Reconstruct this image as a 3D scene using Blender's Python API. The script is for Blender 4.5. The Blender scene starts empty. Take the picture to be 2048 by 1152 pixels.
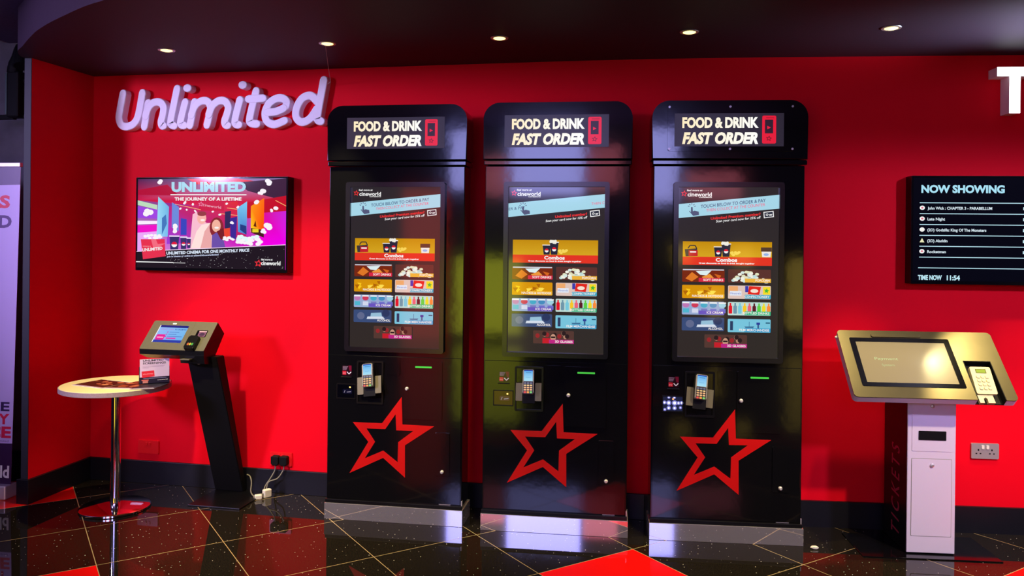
import bpy, bmesh, math, random
from mathutils import Matrix, Vector
R = math.radians
sc = bpy.context.scene
COL = sc.collection
random.seed(4)

# ------------------------------------------------------------------ camera, world, exposure
cam = bpy.data.cameras.new('camera'); camo = bpy.data.objects.new('camera', cam); COL.objects.link(camo)
sc.camera = camo
cam.sensor_fit = 'HORIZONTAL'; cam.sensor_width = 36.0
cam.lens = 1602.91 / 2048 * 36.0
cam.shift_y = -86.21 / 2048
cam.clip_start = 0.05
yaw, pitch, roll = 0.188375, -0.001789, 0.010506
_r = Vector((math.cos(yaw), math.sin(yaw), 0))
_f = Vector((-math.sin(yaw) * math.cos(pitch), math.cos(yaw) * math.cos(pitch), math.sin(pitch)))
_u = _r.cross(_f)
_r2 = math.cos(roll) * _r + math.sin(roll) * _u
_u2 = -math.sin(roll) * _r + math.cos(roll) * _u
camo.matrix_world = Matrix(((_r2.x, _u2.x, -_f.x, 0), (_r2.y, _u2.y, -_f.y, -4.7239),
                            (_r2.z, _u2.z, -_f.z, 1.59638), (0, 0, 0, 1)))
w = bpy.data.worlds.new('world'); sc.world = w; w.use_nodes = True
w.node_tree.nodes['Background'].inputs[0].default_value = (0.25, 0.22, 0.5, 1)
w.node_tree.nodes['Background'].inputs[1].default_value = 0.06
sc.view_settings.view_transform = 'Standard'; sc.view_settings.look = 'None'
sc.view_settings.exposure = 0.0; sc.view_settings.gamma = 1.0
sc.view_settings.use_curve_mapping = False

def lamp(name, kind, loc, aim, power, color, size=0.1, angle=None, blend=0.3, sy=None):
    d = bpy.data.lights.new(name, kind); d.energy = power; d.color = color
    if kind == 'SPOT':
        d.spot_size = R(angle); d.spot_blend = blend; d.shadow_soft_size = size
    elif kind == 'AREA':
        d.size = size
        if sy: d.shape = 'RECTANGLE'; d.size_y = sy
    else:
        d.shadow_soft_size = size
    o = bpy.data.objects.new(name, d); COL.objects.link(o); o.location = loc
    o.rotation_euler = (Vector(aim) - Vector(loc)).to_track_quat('-Z', 'Y').to_euler()
    return o

LAV = (0.62, 0.52, 1.0); WARM = (1.0, 0.82, 0.38); WALLW = (1.0, 0.8, 0.45)
# lobby lamps beyond the soffit edge: one to each side, so the gaps between the kiosks stay dim
lamp('lobby_light', 'SPOT', (-6.1, -5.5, 2.9), (-2.3, 0, 1.5), 1350, LAV, 0.45, 36, 0.8)
lamp('lobby_light', 'SPOT', (4.2, -3.4, 3.2), (1.75, 0.1, 1.15), 640, LAV, 0.15, 44, 1.0)
lamp('lobby_downlight', 'SPOT', (-2.4, -2.6, 2.9), (-2.1, -0.1, 0.3), 400, WALLW, 0.06, 52, 0.6)
lamp('lobby_downlight', 'SPOT', (2.6, -2.4, 3.4), (1.7, -0.1, 0.4), 480, WALLW, 0.06, 62, 0.6)
lamp('added_rear_wash', 'AREA', (0, -7.2, 3.45), (0, -9.1, 2.2), 28, (0.8, 0.75, 1.0), 6.0, sy=0.4)  # added fill on the unseen rear wall, lifts its reflection in the plinths
lamp('added_sign_spill', 'SPOT', (2.35, -0.6, 2.28), (1.86, -0.52, 2.68), 230, (0.7, 0.88, 1.0), 0.12, 68, 1.0)  # added lamp standing in for the glow of unseen letters past the T
lamp('added_glow_lamp', 'POINT', (-5.3, -1.9, 2.3), (0, 0, 0), 14, (0.42, 0.4, 1.0), 0.2)  # added lamp, tints the concrete wall and upper ceiling purple-blue
lamp('added_glow_lamp', 'POINT', (-2.6, -2.2, 2.86), (0, 0, 0), 3, (1.0, 0.16, 0.5), 0.05)  # added pink lamp for the magenta tint on the bulkhead

# ------------------------------------------------------------------ materials
def lin(v):
    v /= 255.0
    return v / 12.92 if v <= 0.04045 else ((v + 0.055) / 1.055) ** 2.4
def rgb(r, g, b): return (lin(r), lin(g), lin(b), 1.0)
MATS = {}
def mat(name, color, rough=0.5, metal=0.0, coat=0.0, spec=0.5, emit=None, strength=0.0, noise=0.0, nscale=30, bump=0.0, bscale=60):
    if name in MATS: return MATS[name]
    m = bpy.data.materials.new(name); m.use_nodes = True; nt = m.node_tree
    b = nt.nodes['Principled BSDF']
    b.inputs['Base Color'].default_value = (*color[:3], 1); b.inputs['Roughness'].default_value = rough
    b.inputs['Metallic'].default_value = metal; b.inputs['Coat Weight'].default_value = coat
    b.inputs['Specular IOR Level'].default_value = spec
    if emit:
        b.inputs['Emission Color'].default_value = (*emit[:3], 1); b.inputs['Emission Strength'].default_value = strength
    geo = None
    if noise or bump:
        geo = nt.nodes.new('ShaderNodeNewGeometry')
    if noise:
        n = nt.nodes.new('ShaderNodeTexNoise'); n.inputs['Scale'].default_value = nscale; n.inputs['Detail'].default_value = 6
        nt.links.new(geo.outputs['Position'], n.inputs['Vector'])
        mx = nt.nodes.new('ShaderNodeMix'); mx.data_type = 'RGBA'
        mx.inputs['A'].default_value = tuple(max(0, c * (1 - noise)) for c in color[:3]) + (1,)
        mx.inputs['B'].default_value = tuple(min(1, c * (1 + noise)) for c in color[:3]) + (1,)
        nt.links.new(n.outputs['Fac'], mx.inputs['Factor']); nt.links.new(mx.outputs['Result'], b.inputs['Base Color'])
    if bump:
        n2 = nt.nodes.new('ShaderNodeTexNoise'); n2.inputs['Scale'].default_value = bscale; n2.inputs['Detail'].default_value = 3
        nt.links.new(geo.outputs['Position'], n2.inputs['Vector'])
        bp = nt.nodes.new('ShaderNodeBump'); bp.inputs['Strength'].default_value = bump; bp.inputs['Distance'].default_value = 0.01
        nt.links.new(n2.outputs['Fac'], bp.inputs['Height']); nt.links.new(bp.outputs['Normal'], b.inputs['Normal'])
    MATS[name] = m
    return m
def attr_mat(name, emissive, rough=0.12, strength=1.0, base=0.0):
    m = bpy.data.materials.new(name); m.use_nodes = True; nt = m.node_tree
    b = nt.nodes['Principled BSDF']; a = nt.nodes.new('ShaderNodeAttribute'); a.attribute_name = 'Col'
    b.inputs['Roughness'].default_value = rough
    if emissive:
        b.inputs['Base Color'].default_value = (base, base, base, 1)
        nt.links.new(a.outputs['Color'], b.inputs['Emission Color']); b.inputs['Emission Strength'].default_value = strength
    else:
        nt.links.new(a.outputs['Color'], b.inputs['Base Color'])
    MATS[name] = m
    return m
RED = mat('red_wall_paint', (0.8, 0.0015, 0.014), 0.6, spec=0.06, noise=0.04, nscale=3, bump=0.04, bscale=120)
REDP = mat('red_plastic', (0.74, 0.006, 0.012), 0.3)
BLK = mat('gloss_black', (0.004, 0.004, 0.005), 0.075, spec=0.5, bump=0.03, bscale=9)
BLKS = mat('satin_black', (0.004, 0.004, 0.005), 0.3, spec=0.25)
BLKM = mat('matt_black', (0.004, 0.004, 0.005), 0.6, spec=0.15)
FRAME = mat('screen_surround', (0.006, 0.006, 0.01), 0.2, spec=0.5)
STAR = mat('star_red', (0.62, 0.004, 0.004), 0.35, spec=0.3)
STEEL = mat('mirror_steel', (0.80, 0.76, 0.84), 0.045, metal=0.8)
CHROME = mat('chrome', (0.92, 0.9, 0.92), 0.07, metal=1.0)
BRUSH = mat('brushed_steel', (0.125, 0.105, 0.06), 0.32, metal=0.85, noise=0.1, nscale=14)
LOCKM = mat('bright_lock', (0.6, 0.56, 0.57), 0.4, metal=0.3)
BRUSHP = mat('brushed_plate', (0.62, 0.58, 0.62), 0.3, metal=0.6)
LAVP = mat('pale_powder_coat', (0.74, 0.66, 0.8), 0.45, noise=0.02, nscale=8)
LETTER = mat('letter_acrylic', (0.96, 0.88, 0.97), 0.4, spec=0.4)
PLUM = mat('plum_ceiling_paint', (0.032, 0.016, 0.036), 0.6, spec=0.3, noise=0.35, nscale=220)
SKIRT = mat('black_granite_skirting', (0.006, 0.006, 0.011), 0.4, spec=0.3, noise=0.5, nscale=200)
CONC = mat('dark_concrete', (0.16, 0.16, 0.2), 0.85, noise=0.5, nscale=7)
PURPC = mat('purple_ceiling_paint', (0.10, 0.05, 0.16), 0.7, noise=0.5, nscale=60)
WHITEP = mat('white_plastic', (0.8, 0.76, 0.68), 0.35)
GREYP = mat('grey_plastic', (0.3, 0.29, 0.24), 0.42)
OLIVE = mat('tablet_shell', (0.10, 0.095, 0.06), 0.42, spec=0.4, noise=0.1, nscale=60)
BEIGE = mat('terminal_stand', (0.13, 0.115, 0.06), 0.42, metal=0.3)
CREAMP = mat('cream_plastic', (0.55, 0.48, 0.27), 0.4)
CREAM = mat('cream_laminate', (0.84, 0.77, 0.36), 0.4)
EDGE = mat('table_edge', (0.38, 0.28, 0.27), 0.5, noise=0.3, nscale=120)
BULB = mat('lamp_glow', (1, 0.9, 0.6), 0.4, emit=(1.0, 0.82, 0.25), strength=2.8)
LIT = mat('lit_letter_face', (1, 1, 1), 0.4, emit=(0.93, 0.97, 1.0), strength=4.0)
GREEN = mat('green_slot_light', (0.02, 0.3, 0.03), 0.3, emit=(0.06, 0.55, 0.05), strength=0.9)
CABLE = mat('grey_cable', (0.2, 0.19, 0.15), 0.5)
SCREEN = attr_mat('screen_picture', True, 0.07, 1.0)
SIGNL = attr_mat('sign_backlight', True, 0.3, 1.0)
PRINT = attr_mat('printed_card', False, 0.4)
GLOSSP = attr_mat('gloss_print', False, 0.15)

def floor_material():
    m = bpy.data.materials.new('granite_floor'); m.use_nodes = True; nt = m.node_tree; N = nt.nodes; L = nt.links
    b = N['Principled BSDF']
    geo = N.new('ShaderNodeNewGeometry'); sep = N.new('ShaderNodeSeparateXYZ'); L.new(geo.outputs['Position'], sep.inputs[0])
    def M(op, a, b_=None, c=None):
        n = N.new('ShaderNodeMath'); n.operation = op
        for i, v in enumerate((a, b_, c)):
            if v is None: continue
            if isinstance(v, (int, float)): n.inputs[i].default_value = v
            else: L.new(v, n.inputs[i])
        return n.outputs[0]
    X, Y = sep.outputs[0], sep.outputs[1]
    phi, oP, oQ, s = 0.757118, -2.833455, 1.556066, 0.6
    cp, sp = math.cos(phi), math.sin(phi)
    P = M('DIVIDE', M('SUBTRACT', M('ADD', M('MULTIPLY', X, cp), M('MULTIPLY', Y, sp)), oP), s)
    Q = M('DIVIDE', M('SUBTRACT', oQ, M('ADD', M('MULTIPLY', X, -sp), M('MULTIPLY', Y, cp))), s)
    fp, fq = M('FLOOR', P), M('FLOOR', Q)
    def edge(v): return M('SUBTRACT', 0.5, M('ABSOLUTE', M('SUBTRACT', M('FRACT', v), 0.5)))
    gr = M('LESS_THAN', M('MINIMUM', edge(P), edge(Q)), 0.0032)
    red = None
    for i, j in ((3, 3), (6, 5), (-1, 1), (-1, -2), (0, 4), (3, 7), (8, 3), (6, 9), (9, 8), (0, 8)):
        t = M('MULTIPLY', M('COMPARE', fp, i, 0.1), M('COMPARE', fq, j, 0.1))
        red = t if red is None else M('ADD', red, t)
    cmb = N.new('ShaderNodeCombineXYZ'); L.new(fp, cmb.inputs[0]); L.new(fq, cmb.inputs[1])
    wn = N.new('ShaderNodeTexWhiteNoise'); wn.noise_dimensions = '2D'; L.new(cmb.outputs[0], wn.inputs['Vector'])
    # granite grain and mirror chips
    noi = N.new('ShaderNodeTexNoise'); noi.inputs['Scale'].default_value = 190; noi.inputs['Detail'].default_value = 4
    L.new(geo.outputs['Position'], noi.inputs['Vector'])
    grain = N.new('ShaderNodeMix'); grain.data_type = 'RGBA'
    grain.inputs['A'].default_value = (0.003, 0.003, 0.003, 1); grain.inputs['B'].default_value = (0.030, 0.022, 0.014, 1)
    mr = N.new('ShaderNodeMapRange'); mr.inputs['From Min'].default_value = 0.4; mr.inputs['From Max'].default_value = 0.75
    L.new(noi.outputs['Fac'], mr.inputs['Value']); L.new(mr.outputs['Result'], grain.inputs['Factor'])
    vor = N.new('ShaderNodeTexVoronoi'); vor.voronoi_dimensions = '2D'; vor.inputs['Scale'].default_value = 26
    L.new(geo.outputs['Position'], vor.inputs['Vector'])
    sepc = N.new('ShaderNodeSeparateColor'); L.new(vor.outputs['Color'], sepc.inputs[0])
    chip = M('MULTIPLY', M('LESS_THAN', vor.outputs['Distance'], M('MULTIPLY_ADD', sepc.outputs[1], 0.05, 0.015)), M('GREATER_THAN', sepc.outputs[0], 0.7))
    chip = M('MULTIPLY', chip, M('SUBTRACT', 1.0, M('MINIMUM', red, 1.0)))
    def mix(fac, a, bcol):
        n = N.new('ShaderNodeMix'); n.data_type = 'RGBA'; L.new(fac, n.inputs['Factor']); L.new(a, n.inputs['A'])
        n.inputs['B'].default_value = bcol; return n.outputs['Result']
    c1 = mix(chip, grain.outputs['Result'], (0.75, 0.72, 0.66, 1))
    c2 = mix(red, c1, (0.86, 0.006, 0.006, 1))
    c3 = mix(gr, c2, (0.42, 0.30, 0.15, 1))
    L.new(c3, b.inputs['Base Color'])
    b.inputs['Roughness'].default_value = 0.03
    L.new(M('MULTIPLY_ADD', gr, 0.4, 0.028), b.inputs['Roughness'])
    b.inputs['Specular IOR Level'].default_value = 0.32
    return m
FLOOR = floor_material()

# ------------------------------------------------------------------ mesh helpers
def bm_box(x0, x1, y0, y1, z0, z1, bevel=0.0, seg=2, bm=None):
    bm = bm or bmesh.new()
    v = [bm.verts.new((x, y, z)) for z in (z0, z1) for y in (y0, y1) for x in (x0, x1)]
    fs = [bm.faces.new([v[i] for i in q]) for q in ((0, 2, 3, 1), (4, 5, 7, 6), (0, 1, 5, 4), (2, 6, 7, 3), (0, 4, 6, 2), (1, 3, 7, 5))]
    if bevel:
        es = {e for f in fs for e in f.edges}
        bmesh.ops.bevel(bm, geom=list(es), offset=bevel, segments=seg, affect='EDGES', profile=0.5)
    return bm
def bm_prism(pts, d0, d1, bevel=0.0, seg=2, bm=None, M=None):
    """outline pts (a,b) extruded along c from d0 to d1 in local axes (a, b, c); M maps to object space"""
    bm = bm or bmesh.new()
    lo = [bm.verts.new((a, b, d0)) for a, b in pts]; hi = [bm.verts.new((a, b, d1)) for a, b in pts]
    n = len(pts)
    f0 = bm.faces.new(lo[::-1]); f1 = bm.faces.new(hi)
    for i in range(n): bm.faces.new((lo[i], lo[(i + 1) % n], hi[(i + 1) % n], hi[i]))
    nv = lo + hi
    if bevel:
        r = bmesh.ops.bevel(bm, geom=list(f1.edges), offset=bevel, segments=seg, affect='EDGES', profile=0.5)
        nv = list(bm.verts)
    bmesh.ops.recalc_face_normals(bm, faces=bm.faces[:])
    if M is not None:
        bmesh.ops.transform(bm, matrix=M, verts=nv if not bevel else bm.verts[:])
    return bm
def rrect(x0, x1, y0, y1, r, seg=6, corners=(1, 1, 1, 1)):
    out = []
    for k, (cx, cy, a0) in enumerate(((x1 - r, y1 - r, 0), (x0 + r, y1 - r, 90), (x0 + r, y0 + r, 180), (x1 - r, y0 + r, 270))):
        if corners[k]:
            for i in range(seg + 1):
                a = R(a0 + 90 * i / seg); out.append((cx + r * math.cos(a), cy + r * math.sin(a)))
        else:
            out.append(((x1, y1), (x0, y1), (x0, y0), (x1, y0))[k])
    return out
def bm_ring(outer, inner, d0, d1, M=None):
    """frame between two outlines with the same number of points"""
    bm = bmesh.new(); n = len(outer)
    L = [[bm.verts.new((a, b, d)) for a, b in pts] for pts, d in ((outer, d0), (outer, d1), (inner, d1), (inner, d0))]
    for A, B in ((0, 1), (1, 2), (2, 3), (3, 0)):
        for i in range(n):
            j = (i + 1) % n; bm.faces.new((L[A][i], L[A][j], L[B][j], L[B][i]))
    bmesh.ops.recalc_face_normals(bm, faces=bm.faces[:])
    if M is not None: bmesh.ops.transform(bm, matrix=M, verts=bm.verts[:])
    return bm
def bm_lathe(prof, seg=40, bm=None, c=(0, 0)):
    bm = bm or bmesh.new(); rings = []
    for r, z in prof:
        rings.append([bm.verts.new((c[0] + r * math.cos(2 * math.pi * i / seg), c[1] + r * math.sin(2 * math.pi * i / seg), z)) for i in range(seg)] if r > 1e-6
                     else [bm.verts.new((c[0], c[1], z))])
    for A, B in zip(rings, rings[1:]):
        for i in range(seg):
            j = (i + 1) % seg
            if len(A) == 1 and len(B) == 1: continue
            if len(A) == 1: bm.faces.new((A[0], B[i], B[j]))
            elif len(B) == 1: bm.faces.new((A[i], A[j], B[0]))
            else: bm.faces.new((A[i], A[j], B[j], B[i]))
    bmesh.ops.recalc_face_normals(bm, faces=bm.faces[:])
    return bm
def bm_tube(pts, r, seg=8, bm=None):
    bm = bm or bmesh.new(); pts = [Vector(p) for p in pts]; rings = []
    up = Vector((0.31, 0.5, 0.81))
    for i, p in enumerate(pts):
        t = (pts[min(i + 1, len(pts) - 1)] - pts[max(i - 1, 0)]).normalized()
        a = t.cross(up).normalized(); b = t.cross(a)
        rings.append([bm.verts.new(p + r * (math.cos(2 * math.pi * k / seg) * a + math.sin(2 * math.pi * k / seg) * b)) for k in range(seg)])
    for A, B in zip(rings, rings[1:]):
        for i in range(seg): bm.faces.new((A[i], A[(i + 1) % seg], B[(i + 1) % seg], B[i]))
    bm.faces.new(rings[0][::-1]); bm.faces.new(rings[-1])
    bmesh.ops.recalc_face_normals(bm, faces=bm.faces[:])
    return bm
def smooth_path(pts, n=6):
    P = [Vector(p) for p in pts]; out = []
    for i in range(len(P) - 1):
        p0, p1, p2, p3 = P[max(i - 1, 0)], P[i], P[i + 1], P[min(i + 2, len(P) - 1)]
        for k in range(n):
            t = k / n
            out.append(0.5 * ((2 * p1) + (-p0 + p2) * t + (2 * p0 - 5 * p1 + 4 * p2 - p3) * t * t + (-p0 + 3 * p1 - 3 * p2 + p3) * t ** 3))
    out.append(P[-1]); return out
def put(name, bm, material, parent=None, smooth=False, M=None, label=None, mats=None):
    me = bpy.data.meshes.new(name)
    if M is not None: bmesh.ops.transform(bm, matrix=M, verts=bm.verts[:])
    bm.to_mesh(me); bm.free()
    for mm in (mats or [material]): me.materials.append(mm)
    if smooth:
        for f in me.polygons: f.use_smooth = True
        try: me.set_sharp_from_angle(angle=R(38))
        except Exception: pass
    o = bpy.data.objects.new(name, me); COL.objects.link(o)
    if parent: o.parent = parent
    if label: o['label'] = label
    return o
def tag(o, label, cat, group=None):
    o['label'] = label; o['category'] = cat
    if group: o['group'] = group
    return o
def thing(name, loc, rz, label, cat, group=None):
    o = bpy.data.objects.new(name, None); COL.objects.link(o); o.location = loc; o.rotation_euler = (0, 0, rz)
    o.empty_display_size = 0.1
    return tag(o, label, cat, group)
def struct(name, bm, m, **k):
    o = put(name, bm, m, **k); o['kind'] = 'structure'; return o
def front(x, y, z, yaw_=0.0):
    """panel axes (right, up, out) on an upright surface that faces -y"""
    return Matrix.Translation((x, y, z)) @ Matrix.Rotation(yaw_, 4, 'Z') @ Matrix(((1, 0, 0, 0), (0, 0, -1, 0), (0, 1, 0, 0), (0, 0, 0, 1)))
def frame3(o, a, b):
    a = Vector(a).normalized(); b = Vector(b); b = (b - a * b.dot(a)).normalized(); c = a.cross(b)
    return Matrix(((a.x, b.x, c.x, o[0]), (a.y, b.y, c.y, o[1]), (a.z, b.z, c.z, o[2]), (0, 0, 0, 1)))

# ------------------------------------------------------------------ lettering and flat artwork
_tc = {}
def glyphs(s, bold=0.0, shear=0.0, space=1.0):
    key = (s, bold, shear, space)
    if key in _tc: return _tc[key]
    cu = bpy.data.curves.new('txt', 'FONT'); cu.body = s; cu.size = 1.0; cu.offset = bold; cu.shear = shear
    cu.space_character = space; cu.resolution_u = 3
    o = bpy.data.objects.new('txt', cu); COL.objects.link(o)
    dg = bpy.context.evaluated_depsgraph_get(); dg.update()
    ev = o.evaluated_get(dg); me = ev.to_mesh()
    V = [(v.co.x, v.co.y) for v in me.vertices]; F = [tuple(p.vertices) for p in me.polygons]
    ev.to_mesh_clear(); bpy.data.objects.remove(o); bpy.data.curves.remove(cu)
    if not V: V = [(0, 0), (1, 0), (0, 1)]; F = []
    x0 = min(v[0] for v in V); x1 = max(v[0] for v in V)
    _tc[key] = (V, F, x0, x1); return _tc[key]
CAP = 0.729
class Art:
    """flat artwork on one panel: coloured shapes in stacked hair-thin layers; (x right, y DOWN) artwork units mapped by (sx, sy)"""
    def __init__(s, M, ox=0, oy=0, sx=1, sy=-1, step=4e-5):
        s.M, s.o, s.s, s.step = M, (ox, oy), (sx, sy), step
        s.V, s.F, s.C, s.k = [], [], [], 0
    def _v(s, x, y): return (s.o[0] + x * s.s[0], s.o[1] + y * s.s[1], s.k * s.step)
    def poly(s, pts, col, cols=None):
        n = len(s.V); s.V += [s._v(*p) for p in pts]; s.F.append(tuple(range(n, n + len(pts))))
        s.C += cols if cols else [col] * len(pts); s.k += 1
        return s
    def rect(s, x0, y0, x1, y1, col, r=0, cols=None):
        if r: return s.poly(rrect(x0, x1, y0, y1, r, 4), col)
        return s.poly([(x0, y0), (x1, y0), (x1, y1), (x0, y1)], col, cols)
    def ell(s, cx, cy, rx, ry, col, n=16, a0=0, a1=360):
        return s.poly([(cx + rx * math.cos(R(a0 + (a1 - a0) * i / n)), cy + ry * math.sin(R(a0 + (a1 - a0) * i / n))) for i in range(n if a1 - a0 == 360 else n + 1)], col)
    def line(s, x0, y0, x1, y1, wd, col):
        dx, dy = x1 - x0, y1 - y0; l = math.hypot(dx, dy) or 1; nx, ny = -dy / l * wd / 2, dx / l * wd / 2
        return s.poly([(x0 + nx, y0 + ny), (x1 + nx, y1 + ny), (x1 - nx, y1 - ny), (x0 - nx, y0 - ny)], col)
    def text(s, t, x0, x1, base, h, col, rise=0.0, bold=0.0, shear=0.0, col2=None, space=1.0):
        """letters of cap height h from x0 to x1, baseline y=base at x0 and base-rise at x1"""
        V, F, a, b = glyphs(t, bold, shear, space); n = len(s.V); W = (x1 - x0) / ((b - a) or 1); H = h / CAP
        for (x, y) in V:
            X = x0 + (x - a) * W; s.V.append(s._v(X, base - y * H - rise * (X - x0) / ((x1 - x0) or 1)))
            if col2: t_ = (X - x0) / (x1 - x0); s.C.append(tuple(col[i] * (1 - t_) + col2[i] * t_ for i in range(4)))
            else: s.C.append(col)
        s.F += [tuple(i + n for i in f) for f in F]; s.k += 1
        return s
    def star(s, cx, cy, r, col, hole=None, rot=8):
        def pts(q): return [(cx + q * (1 if i % 2 == 0 else 0.47) * math.sin(R(rot + 36 * i)), cy - q * (1 if i % 2 == 0 else 0.47) * math.cos(R(rot + 36 * i))) for i in range(10)]
        s.poly(pts(r), col)
        if hole: s.poly(pts(r * 0.55), hole)
        return s
    def done(s, name, m, parent=None, label=None):
        me = bpy.data.meshes.new(name); me.from_pydata([s.M @ Vector(v) for v in s.V], [], s.F)
        at = me.color_attributes.new('Col', 'FLOAT_COLOR', 'POINT')
        at.data.foreach_set('color', [c for col in s.C for c in col])
        me.materials.append(m)
        # every face looks outward
        out = (s.M.to_3x3() @ Vector((0, 0, 1))).normalized(); me.update()
        bm = bmesh.new(); bm.from_mesh(me)
        bm.normal_update()
        fl = [f for f in bm.faces if f.normal.dot(out) < 0]
        bmesh.ops.reverse_faces(bm, faces=fl); bm.to_mesh(me); bm.free()
        o = bpy.data.objects.new(name, me); COL.objects.link(o)
        if parent: o.parent = parent
        if label: o['label'] = label
        return o
WHITE = rgb(245, 245, 245)

# ------------------------------------------------------------------ the room
HC = 2.68; ZB = 0.1476
BD = Vector((1, 0.104, 0)).normalized(); BN = Vector((BD.y, -BD.x, 0)); BO = Vector((-0.1, 0, 0)); BYAW = math.atan2(BD.y, BD.x)
def B(s, off=0.0, z=0.0): return BO + BD * s + BN * off + Vector((0, 0, z))
XL = -3.748; YL = -0.533
fl = bm_box(-9, 9, -11, 0.6, -0.1, 0.0); struct('floor', fl, FLOOR)
struct('wall_back', bm_box(XL - 0.05, -0.8, 0.0, 0.12, 0, 3.5), RED)
def slab_B(s0, s1, o0, o1, z0, z1):
    bm = bmesh.new()
    return bm_prism([(B(s, o).x, B(s, o).y) for s, o in ((s0, o0), (s1, o0), (s1, o1), (s0, o1))], z0, z1, bm=bm)
# the wall turns gently behind the kiosks
_e = B(0.75); bend = []
for i in range(15):
    q = i / 14; bend.append(((1 - q) ** 2 * -0.8 + 2 * q * (1 - q) * -0.1 + q * q * _e.x, q * q * _e.y))
bend += [tuple(B(4.6).xy), tuple(B(4.6, -.12).xy), (-0.1, 0.13), (-0.8, 0.12)]
wr = struct('wall_right', bm_prism(bend, 0, 3.5), RED, smooth=True)
struct('wall_left', bm_box(XL - 0.045, XL, YL, -0.001, 0, HC), RED)
struct('trim_20', bm_box(XL - 0.046, XL + 0.0005, YL - 0.004, YL, 0, HC), mat('dark_end_paint', (0.02, 0.02, 0.03), 0.6))
struct('wall_corner', bm_box(-9, XL - 0.046, 0.02, 0.12, 0, 3.5), CONC)
struct('baseboard_back', bm_box(XL, -0.1, -0.018, 0.0, 0, ZB, 0.002), SKIRT)
struct('baseboard_right', slab_B(0, 4.6, 0.018, 0, 0, ZB), SKIRT)
struct('baseboard_left', bm_box(XL - 0.065, XL + 0.018, YL - 0.018, -0.019, 0, ZB, 0.002), SKIRT)
struct('baseboard_corner', bm_box(-9, XL - 0.066, 0.0, 0.02, 0, ZB, 0.002), SKIRT)
# soffit with its curved left edge
edge = smooth_path([(-3.80, 0.0, 0), (-3.81, -0.47, 0), (-3.72, -0.67, 0), (-3.56, -0.81, 0), (-3.37, -0.97, 0), (-3.19, -1.11, 0), (-2.91, -1.29, 0), (-2.51, -1.50, 0), (-2.0, -1.62, 0), (-1.2, -1.68, 0), (0, -1.7, 0)], 5)
out = [(p.x, p.y) for p in edge] + [(4.6, -1.66), (4.6, 0.6), (-3.80, 0.6)]
struct('ceiling', bm_prism(out, HC, HC + 0.35), PLUM)
def high(x0, x1, y0, y1, z0, z1): return bm_box(x0, x1, y0, y1, z0, z1)
struct('ceiling_lobby', bm_box(-9, 9, -11, 0.6, 3.55, 3.65), PURPC)
arc = [(-9, 0.6), (-9, -0.2)] + [(-5.7 + 1.35 * math.sin(R(a)), -1.45 + 1.6 * math.cos(R(a))) for a in range(0, 100, 8)] + [(-4.35, -3.4), (-1.9, -3.4), (-1.9, 0.6)]
arc2 = [(-1.9, 0.6), (-4.42, 0.6)] + [(-4.42 - 0.0 * i, 0.0 - 0.2 * i) for i in range(1)] + [(-4.40, -0.25), (-4.33, -0.6), (-4.20, -1.0), (-4.02, -1.5), (-3.75, -2.2), (-3.5, -3.0), (-1.9, -3.0)]
struct('ceiling_bulkhead', bm_prism(arc2, 2.93, 3.5), PURPC)
struct('ceiling_far', bm_box(-9, -4.0, -3.2, 0.6, 3.04, 3.1), PURPC)
tr = smooth_path([(-4.43, 0.0, 2.935), (-4.40, -0.25, 2.935), (-4.33, -0.6, 2.935), (-4.20, -1.0, 2.935), (-4.02, -1.5, 2.935)], 6)
struct('trim_1', bm_tube(tr, 0.006, 6), mat('pink_bead', (0.5, 0.25, 0.4), 0.5))
# the lobby behind the photographer: rear wall with high windows and lit panels, guessed from kiosk reflections
struct('wall_rear', bm_box(-9, 9, -9.3, -9.1, 0, 3.55), mat('lobby_paint', (0.2, 0.16, 0.22), 0.7))
DAY = mat('window_daylight', (0.3, 0.3, 0.4), 0.3, emit=(0.40, 0.40, 1.0), strength=15.0)
PINKW = mat('pink_panel_glow', (0.3, 0.1, 0.15), 0.3, emit=(0.8, 0.17, 0.24), strength=5.0)  # glow of unseen panels added for the pink patches mirrored in kiosks
OLW = mat('olive_panel_glow', (0.2, 0.2, 0.05), 0.3, emit=(0.36, 0.38, 0.02), strength=11.0)  # glow added for the yellow-green kiosk reflection, its source unknown
AMB = mat('amber_panel_glow', (0.2, 0.15, 0.05), 0.3, emit=(0.55, 0.38, 0.06), strength=5.0)  # glow added for the golden glints mirrored in the third kiosk
REDW = mat('red_panel_glow', (0.2, 0.02, 0.02), 0.3, emit=(0.5, 0.03, 0.02), strength=5.0)
def rear(n, x0, x1, z0, z1, m): struct(n, bm_box(x0, x1, -9.1, -9.06, z0, z1, 0.01), m)
rear('window_1', -2.9, -2.3, 2.5, 3.48, DAY); rear('window_2', -1.45, -0.25, 2.4, 3.5, DAY); rear('window_3', 1.2, 1.95, 2.3, 3.5, DAY)
rear('trim_2', -1.95, -1.5, 2.4, 3.0, PINKW); rear('trim_3', -0.2, 0.35, 2.5, 3.2, PINKW); rear('trim_4', 2.1, 3.0, 2.35, 2.8, PINKW)  # trim pieces on this wall are added glowing panels, out of view
rear('trim_5', -2.8, -1.25, 0.1, 1.35, OLW); rear('trim_6', -3.7, -2.95, 0.0, 2.5, REDW)
for k, (x0, x1, z0, z1) in enumerate(((1.9, 2.2, 1.3, 1.6), (2.9, 3.2, 1.25, 1.6), (3.8, 4.15, 0.2, 1.4), (2.5, 2.7, 0.4, 0.9), (4.5, 4.9, 1.3, 1.7))): rear('trim_%d' % (7 + k), x0, x1, z0, z1, AMB)

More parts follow.
